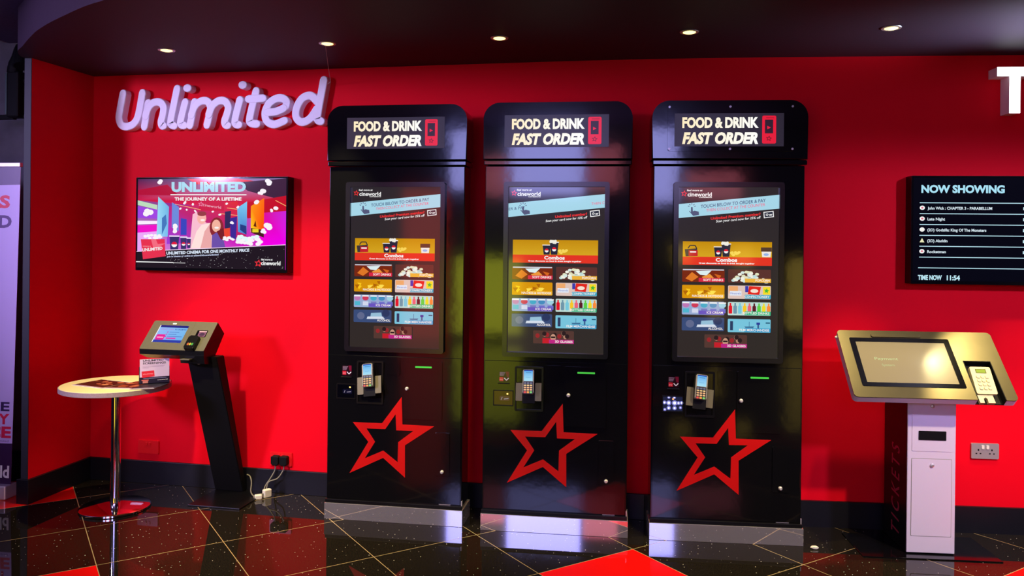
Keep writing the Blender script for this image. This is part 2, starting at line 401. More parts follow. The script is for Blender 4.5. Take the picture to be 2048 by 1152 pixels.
# ------------------------------------------------------------------ food and drink kiosks
STAR_O = [(0.04, .716), (.046, .559), (.232, .557), (.062, .441), (.064, .257), (-.066, .363), (-.266, .266), (-.155, .451), (-.249, .560), (-.075, .561)]
STAR_I = [(.005, .616), (.010, .524), (.110, .525), (.022, .457), (.020, .342), (-.066, .405), (-.175, .355), (-.115, .453), (-.167, .527), (-.055, .528)]
YB = 0.02                                            # body face behind the plinth face
def sign_art(a):
    # artwork 0..807 x 0..262
    a.rect(0, 0, 807, 262, rgb(36, 32, 42))
    cw, cy = rgb(255, 255, 250), rgb(255, 236, 190)
    a.text('FOOD & DRINK', 57, 622, 111, 80, cy, bold=0.05, col2=cw)
    a.text('FAST ORDER', 57, 620, 237, 86, cy, bold=0.055, shear=0.22, col2=cw)
    rd, dk = rgb(226, 20, 48), rgb(40, 20, 32)
    a.rect(648, 20, 750, 240, rd, r=12); a.rect(668, 52, 728, 160, dk); a.rect(676, 34, 734, 40, rgb(150, 10, 30))
    a.poly([(685, 100), (712, 114), (685, 128)], rd)
    a.star(698, 200, 24, rgb(90, 8, 20), rd)
    return a
def cup(a, x, y, w_, h, lid=WHITE):
    a.poly([(x, y), (x + w_, y), (x + w_ * .86, y + h), (x + w_ * .14, y + h)], rgb(40, 40, 60))
    a.rect(x - 2, y - h * .08, x + w_ + 2, y, lid)
    a.ell(x + w_ / 2, y + h * .55, w_ * .24, w_ * .24, WHITE); a.ell(x + w_ / 2, y + h * .55, w_ * .24, w_ * .24, rgb(220, 30, 50), 10, 180, 360)
def menu_art(a, variant):
    rnd = random.Random(7)
    a.rect(0, 0, 615, 1053, rgb(50, 42, 40), cols=[rgb(46, 40, 46), rgb(46, 40, 44), rgb(50, 44, 40), rgb(50, 42, 40)])
    rd = rgb(236, 50, 52)
    a.star(35, 40, 21, rd, rgb(60, 40, 42))
    a.text('feel more at', 52, 148, 25, 12, WHITE, bold=0.02, shear=0.15)
    a.text('cineworld', 56, 205, 57, 26, WHITE, bold=0.02)
    a.text('CINEMAS', 126, 206, 66, 6, WHITE, bold=0.03)
    bl = rgb(166, 214, 232); tx = rgb(62, 74, 120); pk = rgb(238, 92, 128); ht = rgb(84, 88, 122)
    a.poly([(0, 106), (615, 45), (615, 130), (0, 193)], bl)
    hx = 0 if variant != 1 else 10
    for ang in (-75, -40, 0, 40, 75):
        c_, s_ = math.sin(R(ang)), -math.cos(R(ang)); a.line(83 + hx + 15 * c_, 124 + 15 * s_, 83 + hx + 25 * c_, 124 + 25 * s_, 4, ht)
    a.poly([(78 + hx, 124), (88 + hx, 124), (90 + hx, 152), (78 + hx, 156)], ht)
    a.poly([(74 + hx, 156), (100 + hx, 146), (126 + hx, 152), (128 + hx, 172), (92 + hx, 179), (66 + hx, 150), (74 + hx, 146)], ht)
    if variant == 1:
        a.text('ER & PAY', 2, 106, 151, 19, tx, rise=11); a.text('THEN C', 530, 613, 115, 17, pk, rise=9)
    else:
        a.text('TOUCH BELOW TO ORDER & PAY', 138, 534, 130, 21, tx, rise=41, bold=0.008)
        a.text('THEN COLLECT AT THE COUNTER', 172, 531, 152, 18, pk, rise=38, bold=0.004)
    if variant == 1:
        a.text('Unlimited member?', 300, 503, 198, 17, rd, rise=20, bold=0.03); a.text('Scan your card now for 10% off', 240, 505, 224, 15, WHITE, rise=26, bold=0.012, shear=0.1)
    else:
        a.text('Unlimited Premium member?', 200, 503, 202, 17, rd, rise=30, bold=0.03); a.text('Scan your card now for 25% off', 233, 505, 218, 15, WHITE, rise=27, bold=0.012, shear=0.1)
    a.poly([(521, 151), (582, 144), (585, 182), (524, 190)], WHITE); a.poly([(526, 156), (577, 149), (580, 178), (529, 185)], rgb(46, 50, 66))
    a.star(543, 168, 11, WHITE, rgb(46, 50, 66)); a.line(556, 168, 574, 166, 4, WHITE); a.line(556, 174, 572, 172, 3, WHITE)
    # combos panel
    a.rect(30, 337, 575, 483, rgb(206, 154, 20), cols=[rgb(196, 140, 10), rgb(196, 140, 10), rgb(222, 176, 40), rgb(222, 176, 40)])
    cup(a, 222, 372, 52, 58); cup(a, 268, 354, 56, 76)
    for _ in range(9): a.ell(296 + rnd.uniform(-24, 24), 350 + rnd.uniform(-8, 6), 9, 8, rgb(240, 238, 225), 8)
    for _ in range(10): a.ell(350 + rnd.uniform(-24, 26), 415 + rnd.uniform(-14, 8), 10, 8, rgb(246, 214, 90), 8)
    if variant != 1:
        a.poly([(42, 386), (118, 380), (122, 428), (48, 430)], rgb(60, 52, 58)); a.rect(66, 392, 122, 428, rgb(196, 30, 44)); a.rect(74, 398, 112, 406, WHITE)
        a.line(62, 380, 74, 362, 7, rgb(50, 46, 50)); a.line(74, 362, 106, 362, 7, rgb(50, 46, 50)); a.line(106, 362, 116, 382, 7, rgb(50, 46, 50))
        x = 480 if variant == 0 else 510
        a.poly([(x, 376), (x + 62, 376), (x + 56, 430), (x + 6, 430)], rgb(236, 232, 226)); a.rect(x - 2, 370, x + 64, 396, rgb(84, 60, 46)); a.ell(x + 30, 414, 16, 8, rgb(150, 180, 230))
    a.rect(30, 432, 575, 483, rgb(226, 52, 36))
    a.text('Combos', 233, 364, 460, 22, WHITE, bold=0.04); a.text('Great discounts on food & drink bought together', 130, 470, 475, 9, WHITE, bold=0.03)
    names = [('SOFT DRINKS', 28, 507, rgb(216, 40, 70)), ('POPCORN', 310, 507, rgb(236, 178, 60)), ('NACHOS & HOTDOGS', 28, 607, rgb(240, 180, 50)), ('CONFECTIONERY', 310, 607, rgb(66, 168, 196)),
             ('ICE CREAM', 28, 709, rgb(106, 84, 190)), ('BOTTLED DRINKS', 310, 709, rgb(60, 184, 130)), ('ALCOHOL', 28, 808, rgb(70, 100, 160)), ('FILM MERCHANDISE', 310, 813, rgb(44, 150, 200)), ('3D GLASSES', 168, 912, rgb(190, 40, 130))]
    for i, (t, x, y, c) in enumerate(names):
        W, H = 260, 82
        base = [rgb(120, 40, 20), rgb(90, 50, 46), rgb(214, 146, 10), rgb(222, 196, 186), rgb(150, 170, 210), rgb(190, 220, 214), rgb(58, 76, 120), rgb(120, 196, 220), rgb(84, 56, 50)][i]
        a.rect(x, y, x + W, y + H, base, r=6)
        if i == 0:
            a.poly([(x + 20, y + 60), (x + 60, y + 20), (x + 100, y + 50), (x + 60, y + 78)], rgb(222, 120, 40)); a.poly([(x + 84, y + 14), (x + 180, y + 10), (x + 150, y + 40), (x + 110, y + 36)], rgb(220, 238, 240))
            a.poly([(x + 120, y + 50), (x + 170, y + 30), (x + 200, y + 60), (x + 150, y + 74)], rgb(236, 150, 60)); a.poly([(x + 196, y + 30), (x + 240, y + 40), (x + 226, y + 62)], rgb(210, 100, 30))
            a.rect(x + 4, y + 2, x + W - 4, y + 9, rgb(200, 206, 220))
        elif i == 1:
            for k in range(46):
                q = rnd.uniform(0.05, 0.98); a.ell(x + 16 + q * 226, y + 76 - rnd.random() * 66 * math.sin(math.pi * min(1, q * 1.05)) , 13, 9, rnd.choice([rgb(214, 232, 226), rgb(190, 220, 216), rgb(240, 240, 226), rgb(226, 226, 190)]), 7)
        elif i == 2:
            for k in range(11):
                X, Y = x + rnd.uniform(0, 215), y + rnd.uniform(4, 44); a.poly([(X, Y), (X + rnd.uniform(24, 40), Y + rnd.uniform(-2, 8)), (X + rnd.uniform(2, 20), Y + 26)], rnd.choice([rgb(250, 200, 30), rgb(176, 100, 8), rgb(255, 222, 80), rgb(232, 164, 16)]))
        elif i == 3:
            a.rect(x + 4, y + 4, x + 60, y + 50, rgb(238, 170, 110)); a.rect(x + 10, y + 34, x + 82, y + 62, rgb(226, 232, 244)); a.text('Minstrels', x + 14, x + 78, y + 54, 12, rgb(80, 96, 190))
            a.rect(x + 104, y + 2, x + 124, y + 40, rgb(60, 60, 170)); a.poly([(x + 128, y + 2), (x + 200, y + 6), (x + 190, y + 56), (x + 120, y + 52)], rgb(226, 40, 30)); a.ell(x + 160, y + 32, 24, 12, rgb(246, 226, 210))
            a.rect(x + 212, y + 6, x + 256, y + 54, rgb(246, 220, 40)); a.star(x + 234, y + 30, 17, rgb(70, 180, 60))
        elif i == 4:
            for k in range(5): a.ell(x + 24 + k * 56, y + 22, 22, 16, [rgb(190, 120, 180), rgb(206, 60, 90), rgb(70, 170, 200), rgb(70, 140, 190), rgb(160, 210, 226)][k]); a.rect(x + 2 + k * 56, y + 4, x + 46 + k * 56, y + 12, WHITE); a.rect(x + 6 + k * 56, y + 44, x + 44 + k * 56, y + 70, [rgb(80, 180, 206), rgb(210, 214, 236), rgb(120, 120, 190), rgb(110, 110, 200), rgb(110, 110, 200)][k])
        elif i == 5:
            for k, cc in enumerate((rgb(226, 20, 40), rgb(110, 150, 170), rgb(120, 200, 220), rgb(248, 200, 40), rgb(236, 100, 120), rgb(90, 30, 40), rgb(90, 206, 70), rgb(240, 220, 40), rgb(250, 140, 60))):
                X = x + 4 + k * 29; a.rect(X, y + 22, X + 22, y + 72, cc, r=5); a.rect(X + 6, y + 6, X + 16, y + 24, cc)
        elif i == 6:
            a.ell(x + 50, y + 40, 26, 24, rgb(96, 104, 140)); a.poly([(x + 120, y + 20), (x + 190, y + 16), (x + 196, y + 44), (x + 116, y + 46)], rgb(150, 190, 214)); a.poly([(x + 96, y + 44), (x + 200, y + 42), (x + 216, y + 58), (x + 90, y + 60)], rgb(214, 222, 236)); a.ell(x + 222, y + 20, 26, 24, rgb(44, 56, 96))
        elif i == 7:
            a.rect(x + 14, y + 14, x + 32, y + 70, rgb(44, 60, 96)); a.poly([(x + 100, y + 46), (x + 162, y + 44), (x + 154, y + 54), (x + 108, y + 54)], rgb(60, 110, 150)); a.line(x + 130, y + 16, x + 130, y + 46, 3, rgb(60, 110, 150))
            a.rect(x + 174, y + 20, x + 196, y + 34, rgb(44, 60, 150)); a.rect(x + 180, y + 34, x + 190, y + 56, rgb(60, 90, 140)); a.rect(x + 230, y + 18, x + 256, y + 26, rgb(40, 90, 120))
        else:
            for k in range(12): a.ell(x + rnd.uniform(14, 246), y + rnd.uniform(12, 40), 14, 15, rnd.choice([rgb(44, 30, 32), rgb(176, 130, 106), rgb(110, 130, 110), rgb(150, 40, 44)]), 10)
            a.rect(x + 60, y + 48, x + 140, y + 80, rgb(196, 32, 44)); a.ell(x + 128, y + 44, 17, 24, rgb(200, 150, 126)); a.rect(x + 114, y + 36, x + 142, y + 46, rgb(24, 18, 22), r=3); a.rect(x + 106, y + 62, x + 150, y + 81, rgb(150, 50, 130))
        sx0 = {6: 140}.get(i, 110)
        if i not in (6,): a.poly([(x + sx0 - 8, y + H - 26), (x + W, y + H - 26), (x + W, y + H - 2), (x + sx0 - 8, y + H - 2)], c)
        tw = {0: 122, 1: 86, 2: 190, 3: 150, 4: 100, 5: 160, 6: 90, 7: 182, 8: 112}[i]
        a.text(t, x + W - 8 - tw, x + W - 8, y + H - 8, 14, rgb(246, 240, 236), bold=0.02)
    return a
def term_art(a):
    a.rect(0, 0, 100, 110, rgb(120, 210, 240), cols=[rgb(90, 170, 240), rgb(90, 170, 240), rgb(170, 226, 244), rgb(170, 226, 244)])
    a.rect(0, 0, 100, 10, rgb(20, 60, 170)); a.rect(22, 22, 84, 30, rgb(90, 150, 200)); a.text('Insert', 24, 76, 78, 12, rgb(90, 160, 210))
    return a
def kiosk(x, y, yawd, variant, label):
    k = thing('ordering_kiosk', (x, y, 0), R(yawd), label, 'kiosk', 'food and drink ordering kiosks')
    cx = -0.006
    F = lambda d=0.0: front(0, YB - d, 0)             # axes on the body face, d = how far it stands proud
    # mirror plinth and black cabinet
    put('plinth', bm_box(cx - 0.405, cx + 0.408, 0, 0.21, 0.0, 0.092, 0.0015), STEEL, k, label='mirror polished steel plinth')
    put('cabinet', bm_box(cx - 0.399, cx + 0.399, YB, YB + 0.165, 0.092, 2.028, 0.004), BLK, k)
    put('ledge', bm_box(cx - 0.402, cx + 0.402, 0.004, YB, 0.0925, 0.113, 0.002), BLKS, k)
    put('name_plate', bm_prism(rrect(.262, .330, .1145, .1255, .002), 0, 0.003, M=F(0.0)), BRUSHP, k, label='small blank silver plate')
    put('hinge', bm_box(.390, .396, YB - .002, YB + .02, .095, .14, 0.001), BRUSHP, k)
    # band under the header
    put('cornice', bm_box(cx - 0.407, cx + 0.409, YB - 0.012, YB + 0.17, 2.031, 2.058, 0.005), BLK, k)
    hd = put('header', bm_prism(rrect(cx - 0.411, cx + 0.411, 2.061, 2.378, 0.092, 10, (1, 1, 0, 0)), -0.17, 0.014, bevel=0.006, M=F(0.0)), BLK, k)
    if variant == 2:
        b_ = put('bolted_bezel', bm_prism(rrect(-0.335, 0.331, 2.104, 2.355, 0.012), 0.0145, 0.018, bevel=0.0015, M=F(0.0)), BLK, hd, label='bolted glossy bezel plate')
        for sx in (-0.326, -0.004, 0.322):
            for sz in (2.116, 2.343):
                put('screw', bm_prism(rrect(sx - .006, sx + .006, sz - .006, sz + .006, .0059, 4), 0.018, 0.021, M=F(0.0)), BRUSHP, hd)
    w_ = 0.575; h_ = 0.178
    a = Art(F(0.0195 if variant == 2 else 0.0155), -0.298, 2.3075, w_ / 807, -h_ / 262)
    sign_art(a).done('backlit_sign', SIGNL, k, 'backlit sign reading FOOD & DRINK FAST ORDER')
    # touch screen
    put('screen_surround', bm_ring(rrect(-0.298, 0.284, 0.970, 1.938, 0.014), rrect(-0.272, 0.259, 0.995, 1.911, 0.003), 0.0, 0.026, M=F()), FRAME, k)
    menu_art(Art(F(0.006), -0.272, 1.911, 0.531 / 615, -0.916 / 1053), variant).done('touch_screen', SCREEN, k)
    # parting line and lower front
    put('service_panel', bm_box(cx - 0.392, cx + 0.392, YB - 0.005, YB - 0.0002, 0.118, 0.944, 0.002), BLK, k)
    D = 0.0052
    bm = bm_prism(STAR_O, 0, 0.0012, M=F(D))
    bm.free()
    bm = bm_ring(STAR_O, STAR_I, 0, 0.0012, M=F(D)); put('star_emblem', bm, STAR, k, label='red outlined star emblem')
    ud = put('upper_door', bm_prism(rrect(.050, .276, .592, .922, .006), 0, 0.004, bevel=0.001, M=F(D)), BLK, k)
    def lock(parent, lx, lz, out):
        put('lock', bm_lathe([(0, .012), (.006, .012), (.0095, .008), (.011, 0)], 16), LOCKM, parent, True, M=front(lx, YB - out, lz), label='round chrome lock')
    lock(ud, 0.071, 0.764, D + .004)
    put('receipt_slot', bm_prism(rrect(.119, .215, .8855, .8945, .002), 0, 0.0035, M=F(D + .004)), GREEN, k, label='green lit receipt slot')
    ld = put('lower_door', bm_prism(rrect(.240, .322, .278, .522, .004), 0, 0.004, bevel=0.001, M=F(D)), BLK, k)
    lock(ld, 0.281, 0.301, D + .004)
    put('coin_flap', bm_prism(rrect(-.052, .028, .84, .925, .004), 0, 0.003, bevel=0.001, M=F(D)), BLK, k)
    # payment terminal in its bracket
    rc = put('terminal_bay', bm_ring(rrect(-.227, -.068, .668, .915, .008), rrect(-.217, -.078, .678, .905, .004), 0, 0.006, M=F(D)), BLKS, k)
    tilt = {0: -7, 1: -1, 2: 6}[variant]
    T = Matrix.Translation((-0.148, YB - D - 0.012, 0.80)) @ Matrix.Rotation(R(tilt), 4, 'Y') @ Matrix.Rotation(R(-16), 4, 'X') @ Matrix(((1, 0, 0, 0), (0, 0, -1, 0), (0, 1, 0, 0), (0, 0, 0, 1)))
    br = put('terminal_bracket', bm_prism(rrect(-.035, .035, -.085, .02, .004), -0.012, 0.004, M=T), BLKM, k)
    for sx in (-1, 1):
        put('bracket_wing', bm_prism(rrect(sx * .053 - .018, sx * .053 + .018, -.072, .026, .003), 0.0, 0.006, bevel=.001, M=T), BEIGE, br, label='dark gold metal bracket wing')
    tm = put('card_terminal', bm_prism(rrect(-.031, .031, -.036, .096, .008), 0.008, 0.036, bevel=.004, M=T), GREYP, k, label='card payment terminal with lit screen')
    bm = bmesh.new()
    term_art(Art(T @ Matrix.Translation((0, 0, .0368)), -.0245, .093, .049 / 100, -.060 / 110)).done('terminal_screen', SCREEN, tm, 'glowing pale blue terminal screen')
    ka = Art(T @ Matrix.Translation((0, 0, .0366)), -.0265, .030, .053 / 100, -.066 / 120); ka.rect(0, 0, 100, 120, rgb(20, 16, 18))
    for r_ in range(5):
        for c_ in range(3):
            col = [rgb(120, 120, 136), rgb(236, 200, 130), rgb(238, 180, 120), rgb(240, 190, 130), None][r_] or (rgb(226, 80, 60), rgb(238, 160, 60), rgb(130, 206, 100))[c_]
            ka.rect(6 + c_ * 31, 8 + r_ * 22, 30 + c_ * 31, 22 + r_ * 22 + (5 if r_ == 4 else 0), col, r=4)
    ka.done('keypad', SIGNL, tm, 'backlit keypad with red, amber and green keys')
    # sticker with the pay arrow
    put('sticker_ledge', bm_box(-.322, -.256, YB - D - .006, YB - D, .815, .820, 0.001), BLKS, k)
    s_ = Art(F(D + .0004), -.316, .884, .056 / 100, -.058 / 100)
    s_.rect(0, 0, 100, 100, rgb(40, 12, 26)); s_.poly([(66, 0), (100, 0), (100, 55), (78, 52)], rgb(120, 20, 50))
    for q in range(4): s_.rect(6, 8 + q * 10, 62 - q * 5, 13 + q * 10, rgb(150, 130, 150))
    s_.rect(4, 54, 44, 92, rgb(200, 40, 60)); s_.text('pay', 8, 40, 80, 14, rgb(240, 190, 190)); s_.line(52, 62, 74, 84, 9, WHITE); s_.line(74, 84, 96, 62, 9, WHITE)
    s_.done('instruction_sticker', GLOSSP, k, 'small dark and red sticker with white down arrow')
    # barcode scanner window
    wn = Art(F(D + .0005), -.343, .775, .104 / 100, -.076 / 100)
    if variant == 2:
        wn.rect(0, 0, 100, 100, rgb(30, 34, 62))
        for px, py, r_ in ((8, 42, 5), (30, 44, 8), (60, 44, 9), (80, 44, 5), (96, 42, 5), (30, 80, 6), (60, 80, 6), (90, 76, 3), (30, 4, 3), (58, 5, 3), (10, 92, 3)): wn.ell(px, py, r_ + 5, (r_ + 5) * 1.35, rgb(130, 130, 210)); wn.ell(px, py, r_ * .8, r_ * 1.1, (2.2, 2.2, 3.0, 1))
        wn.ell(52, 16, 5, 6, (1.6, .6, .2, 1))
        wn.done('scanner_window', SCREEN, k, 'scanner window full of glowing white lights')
    else:
        wn.rect(0, 0, 100, 100, (rgb(6, 5, 12), rgb(46, 6, 12))[variant]); wn.rect(30, 36, 84, 70, (rgb(18, 16, 40), rgb(70, 30, 40))[variant], r=8); wn.line(38, 64, 44, 44, 3, rgb(150, 140, 160)); wn.line(54, 58, 78, 54, 5, rgb(150, 140, 160))
        wn.ell(72, 20, 5, 6, (2.4, 1.3, .35, 1)); wn.done('scanner_window', SCREEN, k)
    put('scanner_frame', bm_ring(rrect(-.348, -.234, .692, .780, .003), rrect(-.343, -.239, .698, .775, .002), 0, .003, M=F(D)), BLKS, k)
    return k
kiosk(-1.502, -0.373, 2.08, 0, 'black food and drink ordering kiosk standing nearest the wall television, its screen reflecting red')
kiosk(-0.582, -0.350, 3.49, 1, 'black food and drink ordering kiosk standing in the middle between two others')
kiosk(0.342, -0.281, 5.68, 2, 'black food and drink ordering kiosk with bolted header bezel, beside the ticket machine')

# ------------------------------------------------------------------ ticket machine
def ticket_machine():
    k = thing('ticket_machine', (1.371, -0.224, 0), BYAW, 'free-standing ticket machine with pale column and tilted steel screen head', 'ticket machine')
    fy = lambda d: front(0, -d, 0)
    put('base_plate', bm_box(-0.36, 0.33, -0.07, 0.27, 0, 0.006, 0.002), BLK, k)
    put('column', bm_box(-0.121, 0.120, 0.003, 0.31, 0.006, 1.0, 0.004), BLKS, k, label='black column side panels')
    put('front_panel', bm_box(-0.121, 0.120, -0.006, 0.003, 0.012, 0.86, 0.003), LAVP, k, label='pale lilac column front')
    dr = put('lower_door', bm_prism(rrect(-.099, .099, .10, .50, .004), 0, .002, bevel=.001, M=fy(.006)), LAVP, k)
    put('door_gap', bm_ring(rrect(-.1015, .1015, .0975, .5025, .005), rrect(-.099, .099, .10, .50, .004), 0, .0006, M=fy(.006)), GREYP, dr)
    up = put('upper_door', bm_prism(rrect(-.099, .101, .54, .79, .004), 0, .002, bevel=.001, M=fy(.006)), LAVP, k)
    for par, z in ((dr, .468), (up, .775)):
        put('lock', bm_lathe([(0, .008), (.006, .008), (.0095, .006), (.011, 0)], 16), BRUSHP, par, True, M=front(.002, -.008, z))
    put('ticket_slot', bm_prism(rrect(-.067, .071, .598, .646, .003), 0, .0025, M=fy(.0075)), BLKM, k, label='black ticket slot')
    # lettering up the left side of the column
    Ms = frame3((-0.1216, 0.245, 0.16), (0, 0, 1), (0, 1, 0))
    Ms = Matrix(((0, 0, -1, -0.1216), (0, -1, 0, 0.13), (1, 0, 0, 0.13), (0, 0, 0, 1)))
    Ms = frame3((-0.1216, 0.155, 0.16), (0, 0, 1), (0, 1, 0))
    Art(Ms, 0, 0, 1, -1).text('TICKETS', -.10, 0.38, 0.06, 0.11, rgb(170, 56, 90), shear=0.2, bold=0.01, space=1.5).done('side_lettering', PRINT, k, 'dull red lettering TICKETS running up the side')
    # tilted head
    ca = math.sqrt(.5)
    Hc = Vector((-0.042, -0.15, 0.838))               # middle of the lower front edge of the face
    Mh = frame3(Hc, (1, 0, 0), (0, 0.302, 0.305))
    Lh = math.hypot(.302, .305); W = 0.396
    nx0, nx1, ny1 = .200, .338, .240
    rr = rrect(-W, W, 0, Lh, .022)
    body = rr[21:28] + rr[0:21] + [(nx0, 0), (nx0, ny1), (nx1, ny1), (nx1, 0)]
    hd = put('head', bm_prism(body, -0.040, -0.002, M=Mh), LAVP, k, label='pale lilac head casing')
    put('face_plate', bm_prism(body, -0.002, 0.004, M=Mh), BRUSH, hd, label='brushed steel face plate')
    e_ = .0006
    put('reader_bay', bm_prism([(nx0 + e_, .001), (nx0 + e_, ny1 - e_), (nx1 - e_, ny1 - e_), (nx1 - e_, .001)], -.040, -.034, M=Mh), BLKM, hd)
    put('bay_liner', bm_prism([(nx0 + e_, .001), (nx0 + e_, ny1 - e_), (nx1 - e_, ny1 - e_), (nx1 - e_, .001), (nx1 - .004, .001), (nx1 - .004, ny1 - .004), (nx0 + .004, ny1 - .004), (nx0 + .004, .001)], -.034, .0045, M=Mh), BLKM, hd)
    sx0, sx1, sy0, sy1 = -.342, .168, .066, .378
    scr = put('screen_border', bm_ring(rrect(sx0, sx1, sy0, sy1, .008), rrect(sx0 + .028, sx1 - .028, sy0 + .024, sy1 - .026, .002), .0035, .006, M=Mh), BLK, hd)
    sa = Art(Mh @ Matrix.Translation((0, 0, .0045)), sx0 + .028, sy1 - .026, (sx1 - sx0 - .056) / 100, -(sy1 - sy0 - .05) / 60)
    sa.rect(0, 0, 100, 60, (.22, .19, .11, 1)); sa.text('Payment', 16, 42, 27, 4, (.28, .42, .24, 1)); sa.text('System', 22, 36, 36, 3.4, (.25, .36, .2, 1))
    sa.done('touch_screen', GLOSSP, k, 'dusty grey touch screen with faint green text')
    put('scanner_bar', bm_prism(rrect(-.225, .03, .383, .402, .007), .004, .010, bevel=.002, M=Mh), BRUSH, hd)
    Mr = Mh @ Matrix.Translation((0, 0, -.030)) @ Matrix.Rotation(R(9), 4, 'X')
    rd = put('card_reader', bm_prism(rrect(nx0 + .012, nx1 - .026, .045, .196, .005), 0, .020, bevel=.003, M=Mr), CREAMP, k, label='cream card reader with keypad')
    da = Art(Mr @ Matrix.Translation((0, 0, .0204)), nx0 + .012, .196, .100 / 100, -.151 / 150)
    da.rect(24, 12, 76, 36, rgb(110, 110, 40)); da.rect(28, 15, 72, 33, rgb(176, 196, 20)); da.done('reader_display', SIGNL, rd, 'yellow green display')
    for r_ in range(4):
        for c_ in range(3):
            X = nx0 + .012 + .020 + c_ * .0215; Y = .146 - r_ * .0215
            put('key', bm_prism(rrect(X, X + .016, Y - .014, Y, .003), 0.0198, .0235, bevel=.001, M=Mr), CREAMP, rd)
    put('card_mouth', bm_prism([(nx0 + .018, .0), (nx0 + .040, .0), (nx0 + .040, .022), (nx0 + .050, .03), (nx0 + .058, .022), (nx0 + .058, .0), (nx0 + .092, .0), (nx0 + .088, .042), (nx0 + .014, .042)], -.012, .012, M=Mr), CREAMP, rd, label='cream card slot')
    put('side_button', bm_lathe([(0, .012), (.006, .010), (.008, 0)], 14), WHITEP, hd, True, M=Mh @ Matrix.Translation((-W, Lh - .035, -.016)) @ Matrix.Rotation(R(-90), 4, 'Y'))
    return k
ticket_machine()

# ------------------------------------------------------------------ tablet kiosk by the table
def tablet_stand():
    k = thing('tablet_kiosk', (-2.626, -0.366, 0), 0, 'black leaning tablet kiosk with card slot standing beside round table', 'kiosk')
    put('base_plate', bm_box(-.17, .17, 0, .35, 0, .010, .002), BLKS, k)
    bot = [(-.17, .30), (.026, .30), (.026, .335), (-.17, .335)]
    bm = bmesh.new(); v0 = [bm.verts.new((x, y, .010)) for x, y in bot]; v1 = [bm.verts.new((x, y - .325, .905)) for x, y in bot]
    v1[2].co.y += .05; v1[3].co.y += .05; v0[2].co.y += 0.01; v0[3].co.y += 0.01
    bm.faces.new(v0[::-1]); bm.faces.new(v1)
    for i in range(4): bm.faces.new((v0[i], v0[(i + 1) % 4], v1[(i + 1) % 4], v1[i]))
    bmesh.ops.recalc_face_normals(bm, faces=bm.faces[:]); bmesh.ops.bevel(bm, geom=bm.edges[:], offset=.004, segments=2, affect='EDGES')
    ps = put('post', bm, BLKM, k)
    put('lock', bm_lathe([(0, .012), (.006, .012), (.009, .009), (.011, 0)], 16), LOCKM, ps, True, M=front(-.095, -.012, .865) , label='round chrome lock')
    # head: cross-section (y, z) extruded along x
    X = Matrix(((0, 0, 1, 0), (1, 0, 0, 0), (0, 1, 0, 0), (0, 0, 0, 1)))
    hd = put('head', bm_prism([(.05, 1.1), (.12, 1.028), (.035, .922), (-.02, .885), (-.098, .918), (-.10, .947)], -.43, -.010, M=X), BLKS, k, label='black tablet housing')
    put('reader_pod', bm_prism([(.10, 1.02), (.03, .918), (-.02, .862), (-.09, .872), (-.101, .92), (-.02, .99)], -.165, -.0095, M=X), BLKS, hd)
    Mf = frame3((-.22, -.10, .947), (1, 0, 0), (0, .15, .153)); L = math.hypot(.15, .153)
    put('face_plate', bm_prism(rrect(-.21, .210, 0, L, .008), 0, .004, bevel=.0015, M=Mf), OLIVE, hd, label='olive grey face plate')
    put('seam', bm_prism([(.067, .002), (.069, .002), (.069, L - .002), (.067, L - .002)], .0038, .0046, M=Mf), BEIGE, hd)
    x0, x1, y0, y1 = -.155, .036, .052, .180
    sa = Art(Mf @ Matrix.Translation((0, 0, .0044)), x0, y1, (x1 - x0) / 100, -(y1 - y0) / 70)
    sa.rect(0, 0, 100, 70, rgb(120, 190, 240), cols=[rgb(150, 190, 250), rgb(130, 190, 240), rgb(110, 180, 240), rgb(150, 190, 250)])
    sa.rect(0, 0, 100, 9, rgb(40, 40, 130)); sa.rect(0, 60, 100, 70, rgb(52, 64, 170)); sa.rect(0, 0, 3, 70, WHITE)
    sa.text('SMART STEPS', 10, 54, 19, 5, rgb(200, 90, 190)); sa.text('TO UNLIMITED', 57, 98, 19, 5, rgb(40, 60, 150), bold=.02)
    for q, (tx, ww) in enumerate((('Enter your details', 34), ('Pay by card', 28), ('Enjoy unlimited cinema', 50))): sa.ell(38, 28 + q * 9, 2.6, 2.6, rgb(190, 70, 190), 10); sa.rect(44, 27 + q * 9, 44 + ww, 29 + q * 9, rgb(80, 110, 190))
    sa.rect(6, 38, 36, 60, rgb(236, 40, 150), r=3); sa.rect(10, 48, 32, 52, rgb(250, 190, 226)); sa.rect(42, 50, 76, 56, rgb(220, 70, 180), r=2)
    sa.done('tablet_screen', SCREEN, k, 'glowing blue tablet screen')
    put('button', bm_prism(rrect(-.078, -.052, .188, .197, .004), .004, .006, M=Mf), WHITEP, hd)
    wa = Art(Mf @ Matrix.Translation((0, 0, .0044)), .106, .150, .07 / 100, -.05 / 70)
    wa.rect(0, 0, 100, 70, rgb(10, 8, 12)); wa.rect(22, 16, 92, 66, rgb(110, 74, 100)); wa.rect(22, 8, 92, 15, rgb(200, 170, 180)); wa.ell(58, 42, 26, 18, rgb(60, 44, 66))
    wa.done('scanner_window', GLOSSP, k)
    Mc = Mf @ Matrix.Translation((.122, .048, .004))
    cr = put('card_reader', bm_prism(rrect(-.033, .033, -.052, .044, .010), 0, .026, bevel=.006, M=Mc), BLKS, k, label='black chip card reader')
    kk = Art(Mc @ Matrix.Translation((0, 0, .0265)), -.024, -.006, .048 / 100, -.028 / 60); kk.rect(0, 0, 100, 60, rgb(20, 18, 22))
    for q, cc in enumerate((rgb(230, 110, 50), rgb(230, 210, 60), rgb(90, 190, 80))): kk.ell(22 + q * 28, 30, 14, 20, cc, 10)
    kk.done('keypad', SIGNL, cr, 'red, yellow and green keys')
